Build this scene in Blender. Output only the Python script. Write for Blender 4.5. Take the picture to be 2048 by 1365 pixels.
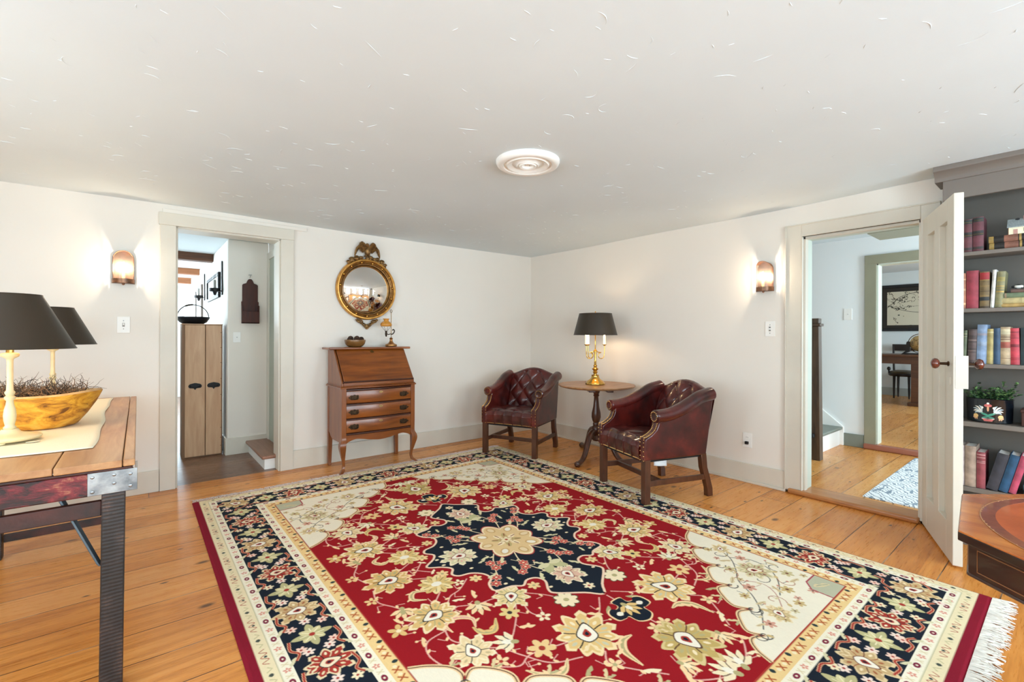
import bpy, bmesh, math, random
import numpy as np
from mathutils import Vector, Matrix

PI = math.pi
scene = bpy.context.scene
for o in list(bpy.data.objects):
    bpy.data.objects.remove(o, do_unlink=True)

# ---------------------------------------------------------------- camera
cam_d = bpy.data.cameras.new('camera')
cam = bpy.data.objects.new('camera', cam_d)
scene.collection.objects.link(cam)
cam_d.sensor_width = 36
cam_d.lens = 923.0 / 2048 * 36
cam_d.shift_y = -(682.5 - 673.2) / 2048
cam_d.clip_start = .05
cam.matrix_world = Matrix.Translation((-3.913, -4.451, 1.195)) @ Matrix.Rotation(math.radians(-39.01), 4, 'Z') @ Matrix.Rotation(PI / 2, 4, 'X') @ Matrix.Rotation(math.radians(.184), 4, 'Z')
scene.camera = cam

# ---------------------------------------------------------------- exposure
vs = scene.view_settings
vs.view_transform = 'Standard'
vs.look = 'None'
vs.gamma = 1
vs.use_curve_mapping = False
vs.exposure = 0.28
scene.cycles.max_bounces = 14
scene.cycles.diffuse_bounces = 8
scene.cycles.glossy_bounces = 5
scene.cycles.transparent_max_bounces = 12
scene.cycles.caustics_reflective = False
scene.cycles.caustics_refractive = False
scene.cycles.sample_clamp_indirect = 6

# ---------------------------------------------------------------- daylight
world = bpy.data.worlds.new('world')
scene.world = world
world.use_nodes = True
bg = world.node_tree.nodes['Background']
bg.inputs[0].default_value = (.80, .90, 1.0, 1)
bg.inputs[1].default_value = 2.0


def area(name, loc, rot, sx, sy, power, col=(1, .98, .95), spread=PI):
    d = bpy.data.lights.new(name, 'AREA')
    d.shape = 'RECTANGLE'
    d.size, d.size_y = sx, sy
    d.energy = power
    d.color = col
    d.spread = spread
    o = bpy.data.objects.new(name, d)
    o.location = loc
    o.rotation_euler = rot
    scene.collection.objects.link(o)
    return o


def point(name, loc, power, col, r=.02):
    d = bpy.data.lights.new(name, 'POINT')
    d.energy = power
    d.color = col
    d.shadow_soft_size = r
    o = bpy.data.objects.new(name, d)
    o.location = loc
    scene.collection.objects.link(o)
    return o


DAY = (.685, .88, 1.0)
UP = .24                      # window lamps are tipped up to put more light on the ceiling
# windows of the main room: three in the south wall, two in the west wall
area('daylight_south_window', (-4.55, -6.66, 1.30), (PI / 2 + UP, 0, 0), 1.05, 1.35, 66, DAY)
area('daylight_south_window', (-2.55, -6.66, 1.30), (PI / 2 + UP, 0, 0), 1.05, 1.35, 66, DAY)
area('daylight_south_window', (-.85, -6.66, 1.30), (PI / 2 + UP, 0, 0), .90, 1.35, 54, DAY)
area('daylight_west_window', (-5.96, -4.7, 1.30), (PI / 2 + UP, 0, -PI / 2), 1.05, 1.35, 36, DAY)
area('daylight_west_window', (-5.96, -2.5, 1.30), (PI / 2 + UP, 0, -PI / 2), 1.05, 1.35, 36, DAY)
# kitchen, stair hall and study beyond the doorways
area('daylight_kitchen_window', (-5.9, 3.6, 1.35), (PI / 2, 0, -PI / 2), 2.4, 1.4, 170, DAY)
area('daylight_kitchen_window', (-4.4, 6.9, 1.4), (-PI / 2, 0, 0), 2.2, 1.3, 105, DAY)
area('daylight_hall_window', (1.1, -5.9, 1.35), (PI / 2, 0, 0), .9, 1.5, 70, DAY)
area('daylight_study_window', (5.0, -6.2, 1.4), (PI / 2, 0, 0), 2.0, 1.4, 120, DAY)

# ---------------------------------------------------------------- helpers
def lin(h):
    h = h.lstrip('#')
    out = []
    for i in (0, 2, 4):
        c = int(h[i:i + 2], 16) / 255
        out.append(c / 12.92 if c <= .04045 else ((c + .055) / 1.055) ** 2.4)
    return tuple(out)


def lin4(h):
    return lin(h) + (1,)


class Nodes:
    def __init__(self, name):
        self.m = bpy.data.materials.new(name)
        self.m.use_nodes = True
        self.t = self.m.node_tree
        self.b = self.t.nodes['Principled BSDF']
        self.out = self.t.nodes['Material Output']

    def n(self, kind, **kw):
        x = self.t.nodes.new('ShaderNode' + kind)
        for k, v in kw.items():
            if hasattr(x, k):
                setattr(x, k, v)
            else:
                x.inputs[k].default_value = v
        return x

    def l(self, a, b):
        self.t.links.new(a, b)

    def math(self, op, a, b=None, c=None):
        x = self.t.nodes.new('ShaderNodeMath')
        x.operation = op
        for i, v in enumerate((a, b, c)):
            if v is None:
                continue
            if isinstance(v, (int, float)):
                x.inputs[i].default_value = v
            else:
                self.l(v, x.inputs[i])
        return x.outputs[0]

    def ramp(self, fac, stops):
        x = self.t.nodes.new('ShaderNodeValToRGB')
        e = x.color_ramp.elements
        while len(e) < len(stops):
            e.new(.5)
        for i, (p, c) in enumerate(stops):
            e[i].position = p
            e[i].color = lin4(c) if isinstance(c, str) else (c, c, c, 1)
        self.l(fac, x.inputs[0])
        return x.outputs[0]

    def mix(self, fac, a, b, mode='MIX'):
        x = self.t.nodes.new('ShaderNodeMix')
        x.data_type = 'RGBA'
        x.blend_type = mode
        for k, v in ((0, fac), (6, a), (7, b)):
            if isinstance(v, str):
                x.inputs[k].default_value = lin4(v)
            elif isinstance(v, (int, float)):
                x.inputs[k].default_value = v
            else:
                self.l(v, x.inputs[k])
        return x.outputs[2]

    def coord(self, scale=(1, 1, 1), kind='Object', rot=(0, 0, 0)):
        tc = self.t.nodes.new('ShaderNodeTexCoord')
        mp = self.t.nodes.new('ShaderNodeMapping')
        mp.inputs['Scale'].default_value = scale
        mp.inputs['Rotation'].default_value = rot
        self.l(tc.outputs[kind], mp.inputs[0])
        return mp.outputs[0]

    def noise(self, vec, scale, detail=4, rough=.55, dist=0):
        x = self.t.nodes.new('ShaderNodeTexNoise')
        x.inputs['Scale'].default_value = scale
        x.inputs['Detail'].default_value = detail
        x.inputs['Roughness'].default_value = rough
        x.inputs['Distortion'].default_value = dist
        self.l(vec, x.inputs['Vector'])
        return x.outputs[0]

    def bump(self, h, strength=.3, dist=.002):
        x = self.t.nodes.new('ShaderNodeBump')
        x.inputs['Strength'].default_value = strength
        x.inputs['Distance'].default_value = dist
        self.l(h, x.inputs['Height'])
        self.l(x.outputs[0], self.b.inputs['Normal'])


MATS = {}


def plain(name, colour, rough=.5, metal=0, var=0, vscale=8, bump=0, bscale=60, coat=0, spec=None, second=None):
    """one colour with faint wear; optional fine bump"""
    if name in MATS:
        return MATS[name]
    N = Nodes(name)
    N.b.inputs['Base Color'].default_value = lin4(colour)
    N.b.inputs['Roughness'].default_value = rough
    N.b.inputs['Metallic'].default_value = metal
    N.b.inputs['Coat Weight'].default_value = coat
    if spec is not None:
        N.b.inputs['Specular IOR Level'].default_value = spec
    v = N.coord()
    if var or second:
        f = N.noise(v, vscale, 5)
        f = N.ramp(f, ((.35, 0.), (.68, 1.)))
        c2 = second or '#%02x%02x%02x' % tuple(max(0, int(int(colour[i:i + 2], 16) * (1 - var))) for i in (1, 3, 5))
        N.l(N.mix(f, colour, c2), N.b.inputs['Base Color'])
    if bump:
        N.bump(N.noise(v, bscale, 3), bump, .002)
    MATS[name] = N.m
    return N.m


def wood(name, c1, c2, axis='x', rough=.35, coat=.2, stretch=14, scale=3.0, dark=None, contrast=(.3, .7)):
    """long grain along one axis"""
    if name in MATS:
        return MATS[name]
    N = Nodes(name)
    s = {'x': (1, stretch, stretch), 'y': (stretch, 1, stretch), 'z': (stretch, stretch, 1)}[axis]
    v = N.coord(s)
    f = N.noise(v, scale, 6, .6, .6)
    col = N.ramp(f, ((contrast[0], c1), (contrast[1], c2)))
    g = N.noise(N.coord(tuple(k * 4 for k in s)), scale, 3)
    col = N.mix(N.math('MULTIPLY', g, .35), col, dark or c2)
    N.l(col, N.b.inputs['Base Color'])
    N.b.inputs['Roughness'].default_value = rough
    N.b.inputs['Coat Weight'].default_value = coat
    N.b.inputs['Coat Roughness'].default_value = .2
    N.bump(g, .08, .001)
    MATS[name] = N.m
    return N.m


def emit(name, colour, strength):
    if name in MATS:
        return MATS[name]
    N = Nodes(name)
    N.b.inputs['Base Color'].default_value = lin4(colour)
    N.b.inputs['Emission Color'].default_value = lin4(colour)
    N.b.inputs['Emission Strength'].default_value = strength
    MATS[name] = N.m
    return N.m


class MB:
    """collects shapes into one mesh"""
    def __init__(self):
        self.v, self.f, self.mi = [], [], []
        self.cur = 0

    def add(self, verts, faces, M=None):
        o = len(self.v)
        if M is None:
            self.v += [tuple(p) for p in verts]
        else:
            self.v += [tuple(M @ Vector(p)) for p in verts]
        self.f += [tuple(o + i for i in f) for f in faces]
        self.mi += [self.cur] * len(faces)
        return self

    def box(self, x0, x1, y0, y1, z0, z1, M=None):
        v = [(x, y, z) for z in (z0, z1) for y in (y0, y1) for x in (x0, x1)]
        return self.add(v, [(0, 2, 3, 1), (4, 5, 7, 6), (0, 1, 5, 4), (2, 6, 7, 3), (0, 4, 6, 2), (1, 3, 7, 5)], M)

    def loft(self, rings, caps=True, closed=True, M=None, loop=False):
        n = len(rings[0])
        v = [p for r in rings for p in r]
        f = []
        m = len(rings)
        for i in range(m if loop else m - 1):
            a, b = i * n, ((i + 1) % m) * n
            for j in range(n if closed else n - 1):
                k = (j + 1) % n
                f.append((a + j, a + k, b + k, b + j))
        if caps and not loop and closed:
            f.append(tuple(range(n - 1, -1, -1)))
            f.append(tuple((m - 1) * n + j for j in range(n)))
        return self.add(v, f, M)

    def lathe(self, prof, n=32, M=None, a0=0, a1=2 * PI):
        full = abs(a1 - a0 - 2 * PI) < 1e-6
        k = n if full else n + 1
        rings = []
        for r, z in prof:
            rings.append([(max(r, 1e-5) * math.cos(a0 + (a1 - a0) * j / n), max(r, 1e-5) * math.sin(a0 + (a1 - a0) * j / n), z) for j in range(k)])
        return self.loft(rings, caps=full, closed=full, M=M)

    def tube(self, pts, r, n=8, M=None, closed=False, flat=1.0):
        pts = [Vector(p) for p in pts]
        m = len(pts)
        rs = r if hasattr(r, '__len__') else [r] * m
        rings = []
        up = Vector((0, 0, 1))
        prev = None
        for i, p in enumerate(pts):
            if closed:
                d = (pts[(i + 1) % m] - pts[i - 1]).normalized()
            else:
                d = (pts[min(i + 1, m - 1)] - pts[max(i - 1, 0)]).normalized()
            if prev is None:
                u = d.cross(up)
                if u.length < 1e-3:
                    u = d.cross(Vector((1, 0, 0)))
            else:
                u = prev - d * prev.dot(d)
            u.normalize()
            prev = u
            w = d.cross(u)
            rings.append([tuple(p + (u * math.cos(t) + w * math.sin(t) * flat) * rs[i]) for t in [2 * PI * j / n for j in range(n)]])
        return self.loft(rings, caps=not closed, M=M, loop=closed)

    def prism(self, poly, z0, z1, M=None):
        """outline in xy, extruded along z"""
        n = len(poly)
        v = [(x, y, z0) for x, y in poly] + [(x, y, z1) for x, y in poly]
        f = [tuple(range(n - 1, -1, -1)), tuple(range(n, 2 * n))]
        f += [(i, (i + 1) % n, n + (i + 1) % n, n + i) for i in range(n)]
        return self.add(v, f, M)

    def ball(self, c, r, n=12, m=8, s=(1, 1, 1), M=None):
        rings = []
        for i in range(m + 1):
            t = -PI / 2 + PI * i / m
            rr, z = max(math.cos(t), 1e-4), math.sin(t)
            rings.append([(c[0] + r * s[0] * rr * math.cos(2 * PI * j / n), c[1] + r * s[1] * rr * math.sin(2 * PI * j / n), c[2] + r * s[2] * z) for j in range(n)])
        return self.loft(rings, M=M)

    def grid(self, fn, nu, nv, M=None):
        v = [fn(i / nu, j / nv) for j in range(nv + 1) for i in range(nu + 1)]
        f = [(j * (nu + 1) + i, j * (nu + 1) + i + 1, (j + 1) * (nu + 1) + i + 1, (j + 1) * (nu + 1) + i) for j in range(nv) for i in range(nu)]
        return self.add(v, f, M)

    def done(self, name, mats, parent=None, smooth=35, bevel=0, seg=2, sub=0, fix=True):
        me = bpy.data.meshes.new(name)
        me.from_pydata(self.v, [], self.f)
        mats = mats if isinstance(mats, (list, tuple)) else [mats]
        for m in mats:
            me.materials.append(m)
        if len(mats) > 1:
            me.polygons.foreach_set('material_index', np.array(self.mi, np.int32))
        if fix:
            bm = bmesh.new()
            bm.from_mesh(me)
            bmesh.ops.recalc_face_normals(bm, faces=bm.faces)
            bm.to_mesh(me)
            bm.free()
        if smooth:
            me.shade_smooth()
            if smooth < 180:
                me.set_sharp_from_angle(angle=math.radians(smooth))
        me.update()
        o = bpy.data.objects.new(name, me)
        scene.collection.objects.link(o)
        if parent is not None:
            o.parent = parent
            if parent.get('world_built'):
                o.matrix_parent_inverse = parent.matrix_basis.inverted()
        if bevel:
            b = o.modifiers.new('bevel', 'BEVEL')
            b.width = bevel
            b.segments = seg
            b.limit_method = 'ANGLE'
            b.angle_limit = math.radians(40)
        if sub:
            s = o.modifiers.new('sub', 'SUBSURF')
            s.levels = s.render_levels = sub
        return o


def tag(o, label, cat, group=None, kind=None):
    o['label'] = label
    o['category'] = cat
    if group:
        o['group'] = group
    if kind:
        o['kind'] = kind
    return o


def thing(name, label, cat, loc=(0, 0, 0), rz=0, group=None, world_built=False):
    o = bpy.data.objects.new(name, None)
    o.empty_display_size = .1
    scene.collection.objects.link(o)
    o.location = loc
    o.rotation_euler = (0, 0, rz)
    if world_built:
        o['world_built'] = 1
        o.rotation_euler = (0, 0, 0)
        o.matrix_basis = Matrix.Translation(loc)
    return tag(o, label, cat, group)


def struct(o, label, cat):
    return tag(o, label, cat, kind='structure')


def dup(root, loc, rz, label, name=None, group=None):
    r = root.copy()
    scene.collection.objects.link(r)
    r.location = loc
    r.rotation_euler = (0, 0, rz)
    r['label'] = label
    if group:
        r['group'] = group
    for ch in list(root.children):
        c = ch.copy()
        scene.collection.objects.link(c)
        c.parent = r
        for g in list(ch.children):
            d = g.copy()
            scene.collection.objects.link(d)
            d.parent = c
    return r


def T(x, y, z):
    return Matrix.Translation((x, y, z))


def Rz(a):
    return Matrix.Rotation(a, 4, 'Z')


def Rx(a):
    return Matrix.Rotation(a, 4, 'X')


def Ry(a):
    return Matrix.Rotation(a, 4, 'Y')


def curve3(P, k=6):
    P = [Vector(p) for p in P]
    n = len(P)
    out = []
    for i in range(n - 1):
        b, c = P[i], P[i + 1]
        a = P[i - 1] if i else b * 2 - c
        d = P[i + 2] if i + 2 < n else c * 2 - b
        for j in range(k):
            t = j / k
            out.append(.5 * (b * 2 + (c - a) * t + (a * 2 - b * 5 + c * 4 - d) * t * t + (b * 3 - a - c * 3 + d) * t ** 3))
    out.append(P[-1])
    return out


def curve2(P, k=6):
    return [(p.x, p.y) for p in curve3([(x, y, 0) for x, y in P], k)]


# ---------------------------------------------------------------- materials
def mat_wall(name, colour, bump=.12):
    N = Nodes(name)
    v = N.coord()
    f = N.ramp(N.noise(v, 1.3, 3), ((.3, 0.), (.7, 1.)))
    c2 = '#%02x%02x%02x' % tuple(int(int(colour[i:i + 2], 16) * .985) for i in (1, 3, 5))
    N.l(N.mix(f, colour, c2), N.b.inputs['Base Color'])
    N.b.inputs['Roughness'].default_value = .75
    N.b.inputs['Specular IOR Level'].default_value = .25
    N.bump(N.noise(v, 7, 5, .6), bump, .01)
    return N.m


M_WALL = mat_wall('wall_paint', '#E9E3DA')
M_CEIL = mat_wall('ceiling_plaster', '#DDE7EC', .15)
M_HALLWALL = mat_wall('hall_wall_paint', '#E9ECEC')
M_STUDYWALL = mat_wall('study_wall_paint', '#DDE3E2')
M_TRIM = plain('bone_trim_paint', '#D6D0C2', .42, var=.03, vscale=3, bump=.05, bscale=20)
M_SAGE = plain('sage_trim_paint', '#928F78', .45, var=.05, vscale=3)
M_SAGEB = plain('grey_green_baseboard_paint', '#7D847A', .45, var=.05)
M_WHITE = plain('white_paint', '#F1F0EC', .45)
M_PLASTIC = plain('white_plastic', '#EFEDE8', .35)
M_BLACK = plain('black_plastic', '#17171A', .4)
M_IRON = plain('black_iron', '#1C1A19', .5, .6, bump=.2, bscale=90)
M_STEEL = plain('dull_steel', '#9A9C9E', .35, .9, var=.2, vscale=30)
M_BRASS = plain('polished_brass', '#D9AE5B', .16, 1.0, var=.12, vscale=20)
M_ABRASS = plain('antique_brass', '#8A6B3C', .35, .9, var=.35, vscale=40)
M_GILT = plain('gilt', '#D6A254', .36, .75, second='#B07A38', vscale=25, bump=.25, bscale=120)
M_GILTB = plain('bright_gilt_ball', '#D9A856', .2, 1.0)
M_GILTD = plain('dark_gilt', '#A07A48', .45, .6, second='#5A4024', vscale=45, bump=.4, bscale=150)


def mat_floor(name, width, c_lo, c_mid, c_hi, seed=0.0, rough=.30, seam='#4A2A15'):
    N = Nodes(name)
    tc = N.n('TexCoord')
    sp = N.n('SeparateXYZ')
    N.l(tc.outputs['Object'], sp.inputs[0])
    x, y = sp.outputs[0], sp.outputs[1]
    wob = N.noise(N.coord((.7, .7, .7)), 1.0, 2)
    yy = N.math('ADD', y, N.math('MULTIPLY', wob, .035))
    row = N.math('DIVIDE', N.math('ADD', yy, 50 + seed), width)
    ri = N.math('FLOOR', row)
    fr = N.math('SUBTRACT', row, ri)
    wn = N.n('TexWhiteNoise', noise_dimensions='1D')
    N.l(ri, wn.inputs['W'])
    rnd = wn.outputs['Value']
    # butt joints along a board
    xs = N.math('DIVIDE', N.math('ADD', x, N.math('MULTIPLY', rnd, 9.0)), 3.4)
    xi = N.math('FLOOR', xs)
    xf_ = N.math('SUBTRACT', xs, xi)
    wn2 = N.n('TexWhiteNoise', noise_dimensions='2D')
    cb = N.n('CombineXYZ')
    N.l(ri, cb.inputs[0])
    N.l(xi, cb.inputs[1])
    N.l(cb.outputs[0], wn2.inputs['Vector'])
    rb = wn2.outputs['Value']
    # grain, shifted per board
    gv = N.n('CombineXYZ')
    N.l(N.math('ADD', x, N.math('MULTIPLY', rb, 31)), gv.inputs[0])
    N.l(N.math('MULTIPLY', N.math('ADD', y, N.math('MULTIPLY', rb, 17)), 15), gv.inputs[1])
    g = N.noise(gv.outputs[0], 1.6, 7, .62, .9)
    g2 = N.noise(gv.outputs[0], 9, 4, .6, .3)
    f = N.math('ADD', N.math('MULTIPLY', g, .72), N.math('MULTIPLY', g2, .28))
    f = N.math('ADD', N.math('MULTIPLY', N.math('SUBTRACT', f, .5), 1.3), N.math('ADD', .36, N.math('MULTIPLY', rb, .28)))
    col = N.ramp(f, ((.15, c_lo), (.5, c_mid), (.85, c_hi)))
    big = N.noise(N.coord((.5, 1.1, 1)), 1.4, 3)
    col = N.mix(N.ramp(big, ((.42, 0.), (.75, .45))), col, c_lo)
    # knots and old nail marks
    kv = N.n('TexVoronoi')
    kv.inputs['Scale'].default_value = 1.0
    km = N.coord((2.6, 5.2, 1))
    N.l(km, kv.inputs['Vector'])
    kd = N.math('ADD', kv.outputs['Distance'], N.math('MULTIPLY', N.noise(N.coord((9, 30, 1)), 1.0, 3), .08))
    spc = N.n('SeparateColor')
    N.l(kv.outputs['Color'], spc.inputs[0])
    kd = N.math('ADD', kd, N.math('MULTIPLY', N.math('GREATER_THAN', spc.outputs[0], .55), 1.0))
    col = N.mix(N.ramp(kd, ((.085, .85), (.15, 0.))), col, '#3A2213')
    nv = N.n('TexVoronoi')
    nv.inputs['Scale'].default_value = 1.0
    N.l(N.coord((5.5, 13, 1)), nv.inputs['Vector'])
    sp2 = N.n('SeparateColor')
    N.l(nv.outputs['Color'], sp2.inputs[0])
    nd = N.math('ADD', nv.outputs['Distance'], N.math('MULTIPLY', N.math('GREATER_THAN', sp2.outputs[1], .5), 1.0))
    nd = N.math('ADD', nd, N.math('MULTIPLY', N.noise(N.coord((60, 120, 1)), 1.0, 2), .08))
    col = N.mix(N.ramp(nd, ((.10, .9), (.16, 0.))), col, '#2C1B10')
    # seams
    ed = N.math('MINIMUM', fr, N.math('SUBTRACT', 1.0, fr))
    sm = N.math('LESS_THAN', ed, .0105 / width * .21)
    ej = N.math('MINIMUM', xf_, N.math('SUBTRACT', 1.0, xf_))
    sm = N.math('MAXIMUM', sm, N.math('LESS_THAN', ej, .0006))
    sn = N.noise(N.coord((1.5, 2, 1)), 2.2, 3)
    sc = N.ramp(sn, ((.50, seam), (.66, '#A88A70')))
    col = N.mix(sm, col, sc)
    N.l(col, N.b.inputs['Base Color'])
    N.l(N.math('ADD', rough, N.math('MULTIPLY', N.math('SUBTRACT', g2, .5), .25)), N.b.inputs['Roughness'])
    N.b.inputs['Specular IOR Level'].default_value = .35
    N.bump(N.math('SUBTRACT', N.math('MULTIPLY', g, .3), sm), .25, .003)
    return N.m


M_FLOOR = mat_floor('wide_pine_boards', .215, '#AA6024', '#E09446', '#F0B06A')
M_FLOORHALL = mat_floor('hall_pine_boards', .30, '#B8702F', '#DA984F', '#EBB878', .11)
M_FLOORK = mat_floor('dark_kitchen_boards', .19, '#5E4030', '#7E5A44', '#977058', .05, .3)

# ---------------------------------------------------------------- rug pattern
def lin(h):
    h = h.lstrip('#')
    out = []
    for i in (0, 2, 4):
        c = int(h[i:i + 2], 16) / 255
        out.append(c / 12.92 if c <= .04045 else ((c + .055) / 1.055) ** 2.4)
    return tuple(out)


class Canvas:
    """a woven field in metres: u across, v along; colours are linear rgb"""
    def __init__(self, w, h, px, col):
        self.px = px
        self.W, self.H = int(round(w / px)), int(round(h / px))
        self.a = np.empty((self.H, self.W, 3), np.float32)
        self.a[:] = lin(col)

    def fill(self, P, col):
        P = np.asarray(P, float) / self.px
        x0, y0 = np.floor(P.min(0)).astype(int)
        x1, y1 = np.ceil(P.max(0)).astype(int) + 1
        x0, y0, x1, y1 = max(x0, 0), max(y0, 0), min(x1, self.W), min(y1, self.H)
        if x1 <= x0 or y1 <= y0:
            return
        xs = np.arange(x0, x1) + .5
        ins = np.zeros((y1 - y0, x1 - x0), bool)
        A, B = P, np.roll(P, -1, 0)
        ys = np.arange(y0, y1) + .5
        for (ax, ay), (bx, by) in zip(A, B):
            if ay == by:
                continue
            lo, hi = (ay, by) if ay < by else (by, ay)
            i0, i1 = np.searchsorted(ys, lo), np.searchsorted(ys, hi)
            if i1 <= i0:
                continue
            xi = ax + (ys[i0:i1] - ay) * (bx - ax) / (by - ay)
            ins[i0:i1] ^= xs[None, :] < xi[:, None]
        self.a[y0:y1, x0:x1][ins] = lin(col)

    def stroke(self, P, w, col):
        P = np.asarray(P, float)
        if len(P) < 2:
            return
        d = np.gradient(P, axis=0)
        n = np.stack([-d[:, 1], d[:, 0]], 1)
        n /= np.linalg.norm(n, axis=1)[:, None] + 1e-9
        ww = np.asarray(w, float)
        ww = ww[:, None] if ww.ndim else ww
        self.fill(np.concatenate([P + n * ww / 2, (P - n * ww / 2)[::-1]]), col)


def spline(P, k=8, closed=False):
    P = np.asarray(P, float)
    n = len(P)
    out = []
    for i in range(n if closed else n - 1):
        if closed:
            a, b, c, d = P[i - 1], P[i], P[(i + 1) % n], P[(i + 2) % n]
        else:
            b, c = P[i], P[i + 1]
            a = P[i - 1] if i else 2 * b - c
            d = P[i + 2] if i + 2 < n else 2 * c - b
        for t in np.linspace(0, 1, k, endpoint=False):
            out.append(.5 * (2 * b + (c - a) * t + (2 * a - 5 * b + 4 * c - d) * t * t + (3 * b - a - 3 * c + d) * t ** 3))
    if not closed:
        out.append(P[-1])
    return np.array(out)


def xf(P, c, ang=0, s=1, mx=1, my=1):
    P = np.asarray(P, float) * s
    ca, sa = math.cos(ang), math.sin(ang)
    Q = np.stack([P[:, 0] * ca - P[:, 1] * sa, P[:, 0] * sa + P[:, 1] * ca], 1)
    return Q * (mx, my) + c


def ell(rx, ry=None, n=20):
    t = np.linspace(0, 2 * math.pi, n, endpoint=False)
    return np.stack([rx * np.cos(t), (ry or rx) * np.sin(t)], 1)


def petal(l, w, tip=.75):
    """a pointed petal from the origin along +x"""
    return spline([(0, 0), (l * .35, w * .5), (l * tip, w * .42), (l, 0), (l * tip, -w * .42), (l * .35, -w * .5)], 4, True)


def jag(l, w):
    """a serrated acanthus petal from the origin along +x"""
    h = [(0, 0), (l * .30, w * .40), (l * .46, w * .28), (l * .58, w * .52), (l * .70, w * .26), (l * .82, w * .34), (l, .0)]
    return np.array(h + [(x, -y) for x, y in h[-2:0:-1]])


RED, NAVY, CREAM, IVORY, GOLD, TAN, OLIVE, PINK, BRICK, DARK, PEACH = (
    '#96161E', '#1B222D', '#F0DEB8', '#F2E9D6', '#E3BE7C', '#CFAE7C', '#B5A878', '#E2A89A', '#A8392F', '#2A2627', '#F0CE9E')


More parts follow.
